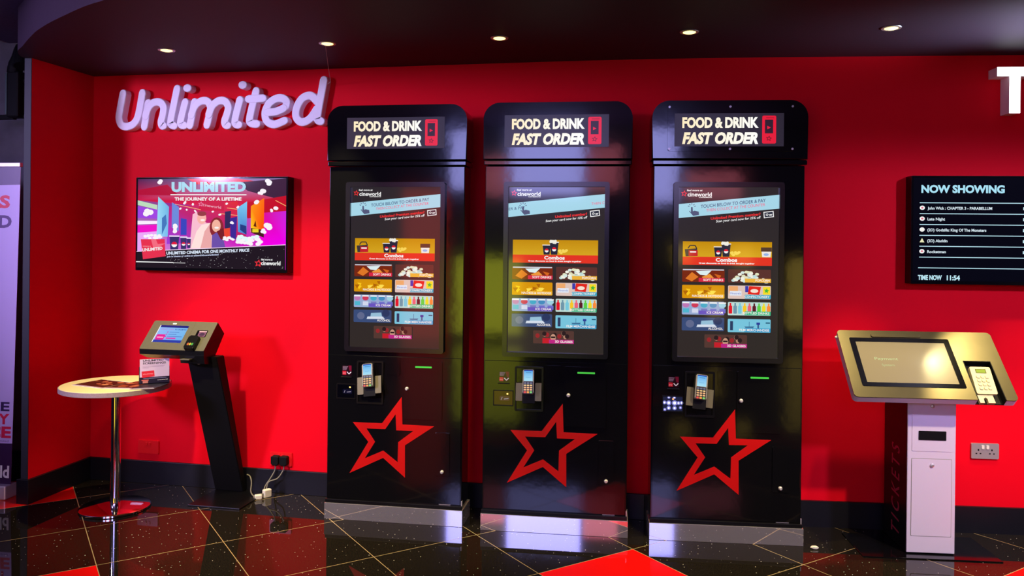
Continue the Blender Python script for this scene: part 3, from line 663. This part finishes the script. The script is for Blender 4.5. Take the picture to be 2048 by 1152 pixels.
    put('card_lip', bm_box(.078 - .22, .138 - .22, -.135, -.098, .897, .903, .001), BEIGE, cr)
    return k
tk = tablet_stand()

# ------------------------------------------------------------------ round table and what lies on it
TC = (-3.19, -0.49)
t = thing('round_table', (TC[0], TC[1], 0), 0, 'small round cream-topped table on chrome pedestal in the wall corner', 'table')
put('table_top', bm_lathe([(0, .709), (.296, .709), (.302, .713), (.302, .735), (.298, .7398), (0, .74)], 72), CREAM, t, True)
put('edge_band', bm_lathe([(.3015, .711), (.3035, .712), (.3035, .737), (.3015, .738)], 72), EDGE, t, True)
put('pole', bm_lathe([(0, .03), (.028, .03), (.028, .66), (.029, .66), (.029, .672), (.028, .672), (.028, .709), (0, .709)], 32), CHROME, t, True)
put('base', bm_lathe([(0, 0), (.190, 0), (.196, .004), (.196, .014), (.188, .019), (.06, .030), (0, .031)], 72), CHROME, t, True)
def leaflet(pts, z, art, label, th=.002):
    bm = bm_prism([(p[0], p[1]) for p in pts], z, z + th)
    o = put('leaflet', bm, WHITEP); tag(o, label, 'leaflet', 'leaflets on the round table')
    a = Vector((pts[0][0], pts[0][1], 0)); ex = Vector((pts[1][0], pts[1][1], 0)) - a; ey = Vector((pts[3][0], pts[3][1], 0)) - a
    A = Art(Matrix.Translation((0, 0, z + th + .0002)), 0, 0, 1, 1)
    A._v = lambda u, v: (a.x + ex.x * u + ey.x * v, a.y + ex.y * u + ey.y * v, A.k * A.step)
    art(A); A.done('printed_cover', PRINT, o)
    return o
def food(a, seed):
    rn = random.Random(seed); a.rect(0, 0, 1, 1, rgb(70, 24, 16)); a.rect(0, 0, 1, .1, rgb(190, 160, 180))
    for _ in range(26): a.ell(rn.uniform(.1, .9), rn.uniform(.2, .9), rn.uniform(.03, .14), rn.uniform(.03, .1), rn.choice([rgb(150, 70, 40), rgb(206, 140, 96), rgb(100, 30, 20), rgb(60, 16, 14), rgb(180, 100, 70)]), 9)
leaflet([(-3.40, -.60), (-3.17, -.655), (-3.13, -.43), (-3.36, -.40)], .7402, lambda a: food(a, 1), 'brown photo menu leaflet, farthest left on round table')
leaflet([(-3.165, -.655), (-2.975, -.625), (-3.02, -.40), (-3.11, -.395)], .7402, lambda a: food(a, 2), 'brown photo menu leaflet lying in the middle of the table')
def dark(a): a.rect(0, 0, 1, 1, rgb(24, 24, 40)); a.rect(.08, .1, .9, .16, rgb(150, 150, 180)); a.rect(0, .0, 1, .05, rgb(180, 170, 190))
leaflet([(-2.985, -.66), (-2.865, -.60), (-2.90, -.40), (-3.005, -.46)], .7428, dark, 'dark blue leaflet under the upright leaflet holder')
# upright leaflet holder
hp0, hp1 = Vector((-3.022, -.515, 0)), Vector((-2.892, -.408, 0)); hd_ = (hp1 - hp0).normalized(); hy = math.atan2(hd_.y, hd_.x)
h = thing('leaflet_holder', ((hp0 + hp1) / 2 + Vector((0, 0, .7454))), hy, 'upright white leaflet holder about screenings on table edge', 'leaflet holder')
put('holder_box', bm_box(-.083, .083, .002, .030, 0, .10, .002), BLKS, h)
put('leaflet', bm_box(-.080, .080, -.001, .004, .004, .146, .0005), WHITEP, h)
ha = Art(front(0, -.0014, 0), -.080, .146, .16 / 100, -.142 / 97)
ha.rect(0, 0, 100, 97, rgb(216, 196, 226)); ha.rect(0, 72, 100, 97, rgb(28, 22, 48))
ha.text('UNLIMITED', 10, 80, 9, 8, rgb(40, 30, 60), bold=.03); ha.text('SCREENINGS', 10, 88, 20, 8, rgb(40, 30, 60), bold=.03)
for q in range(3): ha.rect(9, 27 + q * 4, (84, 80, 30)[q], 28 + q * 4, rgb(150, 120, 160))
ha.poly([(6, 48), (48, 46), (50, 70), (8, 74)], rgb(224, 40, 60)); ha.text('UNLIMITED', 11, 45, 62, 5, rgb(250, 180, 190), rise=1)
ha.rect(12, 76, 90, 78, rgb(140, 140, 180)); ha.rect(6, 82, 30, 86, rgb(220, 110, 100)); ha.rect(10, 87, 28, 96, rgb(200, 130, 120)); ha.text('cineworld', 60, 94, 87, 5, WHITE)
ha.done('printed_face', PRINT, h, 'white printed leaflet face')

# ------------------------------------------------------------------ televisions
def tv(name, M0, w_, h_, label, art):
    k = bpy.data.objects.new(name, None); COL.objects.link(k); k.matrix_world = M0; tag(k, label, 'television')
    I = Matrix.Identity(4)
    put('casing', bm_prism(rrect(0, w_, 0, h_, .004), .002, .075, bevel=.003, M=I), BLKS, k)
    b_ = .011
    put('bezel', bm_ring(rrect(0.001, w_ - .001, 0.001, h_ - .001, .003), rrect(b_, w_ - b_, b_ + .008, h_ - b_, .001), .0755, .080, M=I), BLK, k)
    art(Art(Matrix.Translation((0, 0, .0765)), b_, h_ - b_, (w_ - 2 * b_) / 1475, -(h_ - 2 * b_ - .008) / 955)).done('screen', SCREEN, k)
    return k
def promo(a):
    rn = random.Random(3)
    a.rect(0, 0, 1475, 955, None, cols=[rgb(90, 30, 90), rgb(150, 130, 200), rgb(235, 0, 215), rgb(220, 150, 245)])
    a.poly([(0, 0), (1475, 0), (1475, 250), (1100, 330), (0, 230)], None, cols=[rgb(80, 34, 84), rgb(150, 130, 190), rgb(210, 20, 60), rgb(235, 40, 80), rgb(206, 20, 70)])
    a.poly([(500, 0), (1000, 0), (1180, 30), (1100, 60), (600, 60)], rgb(238, 40, 40)); a.poly([(0, 120), (300, 60), (420, 180), (0, 170)], rgb(180, 16, 56)); a.poly([(1000, 40), (1475, 0), (1475, 240), (1100, 130)], rgb(64, 34, 62))
    a.poly([(1050, 260), (1475, 180), (1475, 380), (1100, 420)], rgb(196, 14, 40))
    a.poly([(0, 230), (200, 280), (200, 330), (0, 280)], rgb(190, 220, 190)); a.poly([(0, 290), (250, 340), (250, 430), (0, 420)], rgb(160, 70, 226)); a.poly([(0, 450), (260, 450), (260, 480), (0, 490)], rgb(250, 236, 255)); a.poly([(0, 500), (240, 490), (240, 560), (0, 580)], rgb(240, 20, 200)); a.poly([(0, 580), (240, 560), (240, 780), (0, 780)], rgb(236, 170, 250))
    a.poly([(1250, 360), (1475, 340), (1475, 690), (1180, 720)], None, cols=[rgb(220, 10, 150), rgb(200, 40, 220), rgb(240, 0, 240), rgb(250, 0, 230)])
    a.poly([(320, 300), (1000, 240), (1100, 640), (300, 700)], None, cols=[rgb(190, 40, 120), rgb(226, 40, 40), rgb(190, 30, 110), rgb(160, 60, 220)])
    a.rect(620, 246, 870, 340, rgb(206, 30, 70)); a.star(640, 270, 30, rgb(240, 130, 170), rgb(206, 30, 70)); a.text('cineworld', 660, 840, 290, 30, rgb(240, 190, 210), rise=-30)
    for x0, x1, y0, y1 in ((640, 700, 300, 420),): pass
    for (x, y, x2, y2) in ((380, 270, 640, 330), (900, 310, 1040, 330), (830, 370, 1010, 390), (1370, 230, 1475, 290)): a.line(x, y, x2, y2, 6, rgb(255, 190, 120))
    # hanging posters
    a.poly([(210, 190), (320, 300), (310, 620), (196, 620)], None, cols=[rgb(150, 214, 240), rgb(110, 180, 230), rgb(120, 190, 240), rgb(160, 220, 250)]); a.poly([(250, 420), (290, 380), (300, 480), (250, 600)], rgb(70, 120, 190))
    a.poly([(350, 250), (420, 300), (420, 560), (350, 520)], rgb(110, 140, 220)); a.poly([(440, 420), (500, 430), (500, 600), (440, 600)], rgb(60, 70, 190))
    a.poly([(1000, 310), (1096, 240), (1094, 590), (1010, 560)], None, cols=[rgb(110, 190, 236), rgb(130, 206, 246), rgb(60, 110, 200), rgb(80, 150, 220)]); a.poly([(1030, 480), (1090, 500), (1094, 590), (1030, 540)], rgb(40, 60, 130))
    a.poly([(1134, 290), (1262, 205), (1262, 600), (1134, 560)], None, cols=[rgb(255, 150, 10), rgb(255, 110, 0), rgb(255, 60, 10), rgb(255, 220, 30)]); a.poly([(1136, 520), (1262, 540), (1262, 620), (1140, 570)], rgb(70, 30, 30)); a.rect(1150, 530, 1210, 566, rgb(230, 210, 40)); a.poly([(1160, 500), (1180, 440), (1190, 510)], rgb(110, 40, 10))
    a.poly([(880, 350), (940, 340), (930, 560), (880, 540)], rgb(50, 40, 90)); a.poly([(930, 420), (1000, 400), (990, 640), (940, 650)], rgb(60, 40, 150)); a.poly([(870, 530), (930, 520), (930, 640), (880, 640)], rgb(236, 70, 50))
    # two laughing people on the advert
    a.poly([(540, 640), (560, 380), (600, 350), (640, 430), (700, 470), (760, 470), (760, 740), (530, 760)], rgb(250, 190, 210)); a.poly([(545, 740), (600, 560), (650, 490), (740, 470), (752, 560), (750, 740)], rgb(255, 226, 222)); a.poly([(640, 740), (680, 560), (745, 460), (752, 740)], rgb(236, 170, 170))
    a.ell(650, 420, 46, 62, rgb(250, 180, 170)); a.ell(652, 372, 46, 26, rgb(150, 60, 70)); a.ell(660, 440, 22, 12, rgb(255, 240, 236))
    a.ell(800, 520, 70, 110, rgb(140, 40, 50)); a.ell(796, 500, 44, 66, rgb(244, 180, 160)); a.ell(800, 520, 22, 11, WHITE); a.poly([(754, 600), (800, 570), (860, 600), (890, 740), (752, 740)], rgb(110, 80, 170)); a.poly([(800, 560), (870, 520), (880, 660), (840, 640)], rgb(120, 30, 40))
    # cups and popcorn
    for x, y, w2, h2 in ((330, 620, 96, 150), (440, 630, 64, 120), (505, 640, 40, 100)):
        a.poly([(x, y), (x + w2, y), (x + w2 * .9, y + h2), (x + w2 * .1, y + h2)], rgb(60, 50, 110)); a.ell(x + w2 / 2, y + h2 * .55, w2 * .3, w2 * .3, WHITE); a.ell(x + w2 / 2, y + h2 * .55, w2 * .3, w2 * .3, rgb(230, 20, 60), 10, 180, 360); a.rect(x - 4, y - 14, x + w2 + 4, y, rgb(240, 220, 250))
    pop = rgb(250, 244, 250)
    for cx, cy, r_ in ((230, 36, 30), (110, 360, 44), (380, 510, 30), (380, 560, 26), (1300, 42, 34), (1250, 120, 34), (1225, 160, 24), (1190, 250, 30), (1370, 300, 28), (1330, 335, 18), (1300, 510, 42), (1260, 550, 26), (480, 260, 16), (560, 270, 13), (900, 270, 14), (1010, 300, 14), (760, 350, 13), (830, 380, 15), (950, 470, 18), (440, 320, 12), (500, 330, 12), (590, 345, 12), (1020, 610, 16)):
        for q in range(3): a.ell(cx + rn.uniform(-.5, .5) * r_, cy + rn.uniform(-.5, .5) * r_, r_ * .75, r_ * .68, pop, 9)
    for _ in range(34): a.ell(rn.uniform(1010, 1240), rn.uniform(610, 690), 24, 18, rn.choice([pop, rgb(226, 250, 250)]), 8)
    for _ in range(10): a.ell(rn.uniform(880, 980), rn.uniform(620, 650), 18, 12, pop, 8)
    for _ in range(16): a.ell(rn.uniform(80, 250), rn.uniform(605, 640), 18, 14, pop, 8)
    # titles
    a.text('UNLIMITED', 350, 1088, 134, 98, rgb(170, 220, 240), bold=.055)
    a.line(340, 170, 1094, 172, 11, WHITE); a.text('THE JOURNEY OF A LIFETIME', 382, 1046, 232, 34, WHITE, bold=.04)
    # dark starry strip
    a.poly([(0, 785), (1475, 695), (1475, 955), (0, 955)], rgb(34, 24, 34)); a.line(0, 783, 1475, 693, 7, rgb(250, 220, 250))
    for _ in range(100):
        x = rn.uniform(300, 1470); y = rn.uniform(810 - x * .06, 950); a.ell(x, y, rn.uniform(1.5, 4), rn.uniform(1.5, 4), rgb(*[rn.randint(130, 240)] * 3), 5)
    a.poly([(46, 650), (290, 646), (300, 830), (70, 866)], rgb(232, 50, 80)); a.poly([(150, 648), (200, 648), (220, 700), (300, 690), (180, 760)], rgb(245, 110, 130)); a.text('UNLIMITED', 64, 268, 782, 34, WHITE, rise=22, bold=.03); a.text('welcome to', 66, 150, 730, 14, rgb(250, 190, 200))
    a.text('UNLIMITED CINEMA FOR ONE MONTHLY PRICE', 308, 1130, 812, 32, rgb(220, 232, 250), rise=45, bold=.04)
    a.text('Join in cinema or online at cineworld.com/unlimited', 312, 830, 842, 18, rgb(200, 210, 240), rise=30, bold=.03)
    a.star(1220, 890, 42, rgb(240, 50, 60), rgb(40, 26, 34)); a.text('feel more at', 1246, 1356, 858, 20, WHITE, bold=.02); a.text('cineworld', 1246, 1432, 906, 42, WHITE, bold=.03)
    a.line(0, 893, 380, 896, 10, WHITE); a.line(380, 898, 500, 899, 5, WHITE)
    return a
def listing(a):
    bg = rgb(8, 8, 20); a.rect(0, 0, 1475, 955, bg); c = rgb(190, 232, 246)
    k = 1475 / 1.028                                  # artwork units per metre
    X = lambda s: (s - 1.455) * k
    Y = lambda z: (1.99 - z) * 955 / .571
    a.text('NOW SHOWING', X(1.498), X(1.94), Y(1.908), 70, rgb(170, 226, 246), bold=.045)
    for q in range(6): a.rect(X(1.49), Y(1.853 - q * .0603), X(2.47), Y(1.853 - q * .0603) + 7, c)
    a.rect(X(1.485), Y(1.492), X(2.47), Y(1.492) + 7, c)
    rows = (('John Wick : CHAPTER 3 - PARABELLUM', 1.875), ('Late Night', 1.626), ('(2D) Godzilla: King Of The Monsters', 1.845), ('(2D) Aladdin', 1.640), ('Rocketman', 1.632))
    for q, (t_, xe) in enumerate(rows):
        z = 1.823 - q * .0603
        if q == 3: a.poly([(X(1.491), Y(z - .011)), (X(1.517), Y(z - .011)), (X(1.504), Y(z + .013))], rgb(236, 236, 190))
        else: a.ell(X(1.504), Y(z), 20, 20, WHITE); a.ell(X(1.504), Y(z), 9, 9, rgb(226, 120, 140) if q != 2 else rgb(250, 246, 226))
        a.text(t_, X(1.532), X(xe), Y(z - .009), 26, rgb(214, 230, 240), bold=.03)
        a.text('%d:%02d' % ((12, 30), (13, 15), (14, 0), (12, 45), (15, 20))[q], X(2.038), X(2.12), Y(z - .009), 26, rgb(200, 236, 246), bold=.03)
    a.text('TIME NOW', X(1.484), X(1.612), Y(1.424), 44, c, bold=.045); a.text('11:54', X(1.638), X(1.708), Y(1.424), 44, c, bold=.045)
    return a
tv('television', front(-3.368, 0, 1.397) @ Matrix.Translation((0, 0, 0)), 1.058, .602, 'wall television showing UNLIMITED promotion with popcorn and two people', promo)
p_ = B(1.444); tv('television', front(p_.x, p_.y, 1.395, BYAW), 1.05, .602, 'black wall television listing NOW SHOWING films above ticket machine', listing)

# ------------------------------------------------------------------ lettering on the wall
def stroke_outline(path, r):
    P = smooth_path([(x, y, 0) for x, y in path], 8); n = len(P); L = []; Rr = []
    for i, p in enumerate(P):
        t_ = (P[min(i + 1, n - 1)] - P[max(i - 1, 0)]).normalized(); nx = Vector((-t_.y, t_.x, 0)); L.append(p + nx * r); Rr.append(p - nx * r)
    def cap(p, d):
        a0 = math.atan2(d.y, d.x); return [p + r * Vector((math.cos(a0 + R(q)), math.sin(a0 + R(q)), 0)) for q in (50, 25, 0, -25, -50)]
    d1 = (P[-1] - P[-2]).normalized(); d0 = (P[0] - P[1]).normalized()
    return L, Rr, cap(P[-1], d1), cap(P[0], d0)
def bm_strokes(paths, r, d, mapf, M):
    bm = bmesh.new()
    for si, path in enumerate(paths):
        d += .0016 * si
        pts = [mapf(x, y) for x, y in path]
        L, Rr, c1, c0 = stroke_outline(pts, r)
        ring = L + c1 + Rr[::-1] + c0
        nL = len(L)
        for lv, (ins, z0) in enumerate(()): pass
        b2 = bmesh.new()
        lo = [b2.verts.new((p.x, p.y, 0)) for p in ring]; hi = [b2.verts.new((p.x, p.y, d - .008)) for p in ring]
        # rounded front edge: pulled in towards the stroke's middle line
        S = smooth_path([(x, y, 0) for x, y in pts], 8)
        mid = S + [S[-1]] * 5 + S[::-1] + [S[0]] * 5
        hi2 = [b2.verts.new((p.x + (m_.x - p.x) * .07, p.y + (m_.y - p.y) * .07, d - .002)) for p, m_ in zip(ring, mid)]
        hi3 = [b2.verts.new((p.x + (m_.x - p.x) * .20, p.y + (m_.y - p.y) * .20, d)) for p, m_ in zip(ring, mid)]
        n = len(ring)
        for A, Bv in ((lo, hi), (hi, hi2), (hi2, hi3)):
            for i in range(n): b2.faces.new((A[i], A[(i + 1) % n], Bv[(i + 1) % n], Bv[i]))
        # front face as quads across the stroke
        for i in range(nL - 1): b2.faces.new((hi3[i], hi3[i + 1], hi3[nL + 5 + (nL - 2 - i)], hi3[nL + 5 + (nL - 1 - i)]))
        b2.faces.new(hi3[nL - 1:nL + 6]); b2.faces.new([hi3[0]] + hi3[2 * nL + 4:])
        bmesh.ops.recalc_face_normals(b2, faces=b2.faces[:])
        me = bpy.data.meshes.new('tmp'); b2.to_mesh(me); b2.free(); bm.from_mesh(me); bpy.data.meshes.remove(me)
    bmesh.ops.transform(bm, matrix=M, verts=bm.verts[:])
    return bm
# artwork pixels -> metres on the wall (a plain scale and a small baseline slope taken out)
def um(x, y):
    s = -3.525 + (x - 693.6) * (1.464 / 1228.0) + 0.000000048 * (x - 693.6) * (x - 1921)
    hgt = 274.0 - 14.0 * (x - 700) / 1200.0
    return (s, 2.302 + (765 - 22 * (x - 680) / 1230.0 - y) * (0.272 / 231.0))
UL = {'U': [[(722, 552), (704, 640), (697, 690), (714, 728), (752, 736), (795, 718), (822, 670), (846, 550)]],
      'n': [[(860, 738), (884, 606)], [(868, 680), (886, 632), (920, 604), (958, 604), (980, 630), (976, 672), (966, 708), (970, 730), (982, 732)]],
      'l': [[(1062, 528), (1026, 695), (1028, 724), (1046, 732)]],
      'i': [[(1112, 602), (1086, 702), (1090, 726), (1108, 730)], [(1121, 526), (1129, 526)]],
      'm': [[(1142, 730), (1168, 602)], [(1150, 676), (1170, 626), (1208, 598), (1246, 600), (1264, 632), (1258, 672), (1244, 728)], [(1256, 672), (1276, 626), (1312, 598), (1350, 600), (1370, 632), (1362, 672), (1350, 706), (1354, 726), (1368, 730)]],
      'i ': [[(1434, 592), (1408, 696), (1412, 722), (1430, 726)], [(1446, 512), (1454, 512)]],
      't': [[(1526, 544), (1492, 686), (1498, 716), (1532, 722)], [(1484, 588), (1566, 584)]],
      'e': [[(1692, 628), (1696, 604), (1676, 586), (1640, 586), (1600, 612), (1578, 660), (1588, 706), (1630, 724), (1686, 704)], [(1592, 660), (1640, 655), (1682, 638)]],
      'd': [[(1862, 604), (1826, 572), (1782, 586), (1752, 636), (1750, 686), (1780, 712), (1824, 694), (1862, 640)], [(1896, 490), (1866, 668), (1866, 700), (1884, 708)]]}
sg = bpy.data.objects.new('wall_lettering', None); COL.objects.link(sg); sg.location = (-2.8, 0, 2.44)
tag(sg, 'raised pale lilac script lettering reading Unlimited on the red wall', 'sign')
for nm, paths in UL.items():
    put('letter', bm_strokes(paths, .0265, .052, um, front(2.8, 0, -2.44)), LETTER, sg)
# lit T at the right edge
p_ = B(0, 0, 0)
Mt = front(p_.x, p_.y, 0, BYAW)
T_ = [(1.883, 2.592), (1.883, 2.543), (1.948, 2.543), (1.948, 2.340), (2.003, 2.340), (2.003, 2.543), (2.068, 2.543), (2.068, 2.592)][::-1]
tt = bpy.data.objects.new('illuminated_letter', None); COL.objects.link(tt); tt.location = B(1.975, 0, 2.46)
tag(tt, 'white illuminated letter T high on the red wall', 'sign')
Mi = Matrix.Translation(-tt.location) @ Mt
put('letter_return', bm_prism(T_, 0.002, .097, M=Mi), LETTER, tt, label='pale lilac letter sides')
put('lit_face', bm_prism(T_, .0972, .102, M=Mi), LIT, tt, label='glowing white face')

# ------------------------------------------------------------------ sockets, plugs, leads
def socket(name, M0, material, label, plugs=0):
    o = bpy.data.objects.new(name, None); COL.objects.link(o); o.matrix_world = M0; tag(o, label, 'socket', 'double wall sockets')
    put('face_plate', bm_prism(rrect(-.074, .074, -.043, .043, .004), .0005, .010, bevel=.003), material, o)
    dk = BLKM
    for sx in (-.036, .036):
        for (hx, hz, w2, h2) in ((0, .006, .008, .010), (-.011, -.014, .009, .006), (.011, -.014, .009, .006)):
            put('pin_hole', bm_prism(rrect(sx + hx - w2 / 2, sx + hx + w2 / 2, hz - h2 / 2, hz + h2 / 2, .001), .010, .0106), dk if material is BRUSHP else material, o)
        put('switch', bm_prism(rrect(sx * .35 - .007, sx * .35 + .007, .012, .032, .002), .010, .014, bevel=.001), WHITEP if material is BRUSHP else material, o)
    return o
socket('wall_socket', front(-3.312, 0, .237), REDP, 'red double socket on wall behind the round table')
socket('wall_socket', front(-2.375, 0, .214), REDP, 'red double socket with two black plugs in it')
p_ = B(1.885); socket('wall_socket', front(p_.x, p_.y, .460, BYAW), BRUSHP, 'chrome double socket on wall beside ticket machine')
def plug(x, z, label, path):
    o = thing('plug', (x, -.0115, z), 0, label, 'plug', 'black plugs')
    put('plug_body', bm_prism([(-.026, -.020), (-.014, -.032), (.014, -.032), (.026, -.020), (.026, .022), (.018, .028), (-.018, .028), (-.026, .022)], 0, .034, bevel=.005, M=front(0, 0, 0)), BLKM, o)
    put('lead', bm_tube(smooth_path([(a - x, b + .0115, c - z) for a, b, c in path], 6), .004, 8), CABLE, o)
plug(-2.402, .212, 'left black plug in red socket beside kiosk', [(-2.402, -.03, .185), (-2.403, -.032, .15), (-2.425, -.05, .10), (-2.447, -.07, .06), (-2.448, -.085, .035), (-2.445, -.09, .02)])
plug(-2.345, .212, 'right black plug in red socket beside kiosk', [(-2.345, -.03, .185), (-2.346, -.032, .155), (-2.375, -.05, .105), (-2.425, -.065, .085), (-2.438, -.07, .05), (-2.430, -.09, .03)])
for x, y, rz, s_, lb in ((-2.452, -.150, 35, .9, 'smaller white lead connector on floor touching kiosk base'), (-2.418, -.105, 60, 1.05, 'larger white lead connector standing on floor under plugs')):
    o = thing('connector', (x, y, 0), R(rz), lb, 'connector', 'white connectors')
    hh = .028 if s_ < 1 else .05
    put('shell', bm_box(-.024 * s_, .024 * s_, -.016, .016, 0, hh, .006, 3), WHITEP, o)
    put('strain_relief', bm_box(-.034 * s_, -.0235 * s_, -.006, .006, hh / 2 - .006, hh / 2 + .006, .002), CABLE, o)
put('cable', bm_tube(smooth_path([(-2.60, -.02, .105), (-2.572, -.035, .10), (-2.548, -.06, .07), (-2.53, -.10, .03), (-2.50, -.135, .018), (-2.478, -.15, .016)], 8), .004, 8), CABLE, tk, M=Matrix.Translation((2.626, .366, 0)), label='thin grey cable curling to the floor')
# hanging thread from the second downlight to the letter d
tag(put('hanging_thread', bm_tube(smooth_path([(-1.838, -.60, 2.679), (-1.87, -.52, 2.66), (-1.93, -.36, 2.63), (-1.99, -.20, 2.60), (-2.035, -.08, 2.585), (-2.07, -.045, 2.575)], 8), .0012, 6), mat('thread', (.6, .45, .35), .6)), 'thin thread hanging from downlight to the letter d', 'thread')

# ------------------------------------------------------------------ recessed downlights
DL = [(2.04, -.38), (-2.805, -.60), (-1.823, -.61), (-.868, -.585), (.111, -.56), (1.086, -.49)]
DN = ['downlight in plum soffit just past the right edge, over the ticket machine screen', 'downlight in plum soffit nearest the left corner, leftmost of five', 'downlight in plum soffit with a thread hanging from it', 'downlight in plum soffit above the gap left of the middle kiosk', 'downlight in plum soffit above the gap between second and third kiosks', 'downlight in plum soffit farthest right, beside the T sign']
for (x, y), lb in zip(DL, DN):
    o = thing('downlight', (x, y, HC), 0, lb, 'ceiling light', 'recessed ceiling downlights')
    put('trim_ring', bm_lathe([(.034, -.0005), (.034, -.004), (.046, -.004), (.048, -.0005)], 28), BRUSHP, o, True)
    put('lamp', bm_lathe([(0, -.010), (.018, -.009), (.030, -.004), (.032, -.0005), (0, -.0006)], 28), BULB, o, True)
    lamp('downlight_beam', 'SPOT', (x, y, HC - .02), (x, y + .04, 0), 150, WARM, .03, 47, .35)

# ------------------------------------------------------------------ far left: banner and wall speaker
b0, b1 = Vector((-3.93, -.48, 0)), Vector((-3.878, -.48, 2.06))
bn = thing('roller_banner', (-4.33, -.48, 0), R(3), 'tall white roller banner with red and purple words at left edge', 'banner')
put('base_cassette', bm_box(-.40, .40, -.05, .05, 0, .085, .008), mat('satin_silver', (.75, .68, .74), .3, metal=.4), bn)
put('support_pole', bm_tube([(.2, .05, .05), (.2, .03, 2.03)], .008, 8), BRUSHP, bn)
ba = Art(front(0, -.006, 0), -.40, 2.035, .001, -.001)
ba._v = lambda x, y: (-.40 + .85 * 0 + x * .001 + .048 * (1 - y / 2000.), 2.035 - y * .001 + 0, ba.k * ba.step)
ba.rect(0, 0, 800, 1950, rgb(205, 180, 235)); ba.rect(0, 0, 800, 110, rgb(104, 78, 124)); ba.poly([(0, 120), (800, 106), (800, 110), (0, 124)], rgb(104, 78, 124))
ba.poly([(0, 1712), (800, 1700), (800, 1950), (0, 1962)], rgb(58, 26, 72))
ba.text('UNLIMITED', 120, 750, 372, 75, rgb(86, 46, 120), bold=.04); ba.text('PERKS', 330, 735, 250, 75, rgb(226, 30, 80), bold=.04)
ba.text('ONE', 500, 775, 1500, 55, rgb(56, 30, 84), bold=.03); ba.text('MONTHLY', 300, 776, 1580, 62, rgb(226, 30, 80), bold=.04); ba.text('PRICE', 440, 790, 1664, 68, rgb(226, 30, 80), bold=.04); ba.text('cineworld.com/unlimited', 500, 775, 1692, 14, rgb(110, 80, 140))
ba.text('cineworld', 420, 785, 1910, 75, WHITE, bold=.03)
gp = ba.done('graphic', PRINT, bn)
put('banner_sheet', bm_prism([(-.40, .085), (.40, .085), (.448, 2.035), (-.352, 2.035)], 0, .001, M=front(0, -.004, 0)), WHITEP, bn)
put('top_rail', bm_box(-.352, .449, -.014, .012, 2.034, 2.060, .003), mat('satin_silver', (.75, .68, .74), .3), bn)
sp = thing('wall_speaker', (-4.16, 0.02, 2.53), 0, 'black speaker on bracket mounted high on concrete wall', 'speaker')
put('cabinet', bm_box(-.045, .045, -.255, -.175, -.15, .15, .012), BLKM, sp)
put('grille', bm_box(-.060, -.0455, -.25, -.18, -.13, .14, .003), mat('speaker_grille', (.05, .09, .09), .5), sp)
put('bracket', bm_box(.075, .095, -.20, .0, -.16, .13, .003), BLKM, sp)
for z in (-.14, .09): put('bracket_arm', bm_box(.03, .09, -.22, -.19, z - .009, z + .009, .002), BLKM, sp)
put('cable_rail', bm_box(-.16, -.03, -.21, -.18, -.155, -.125, .003), BLKM, sp)
dk = put('cable_duct', bm_tube(smooth_path([(.13, -.32, .16), (.09, -.27, .28), (.04, -.24, .235), (-.005, -.22, .19), (-.015, -.22, .14)], 6), .045, 12), BLKM, sp, smooth=True)
# litter
bm = bmesh.new(); bmesh.ops.create_icosphere(bm, subdivisions=2, radius=.02)
for v in bm.verts: v.co = Vector((v.co.x * 1.1, v.co.y * .6, max(0, (v.co.z + .02) * .45))) + Vector((random.uniform(-.003, .003), random.uniform(-.003, .003), 0))
o = put('paper_scrap', bm, WHITEP, smooth=True); o.location = (.792, -.27, 0); tag(o, 'crumpled white paper scrap on floor by right kiosk plinth', 'litter')
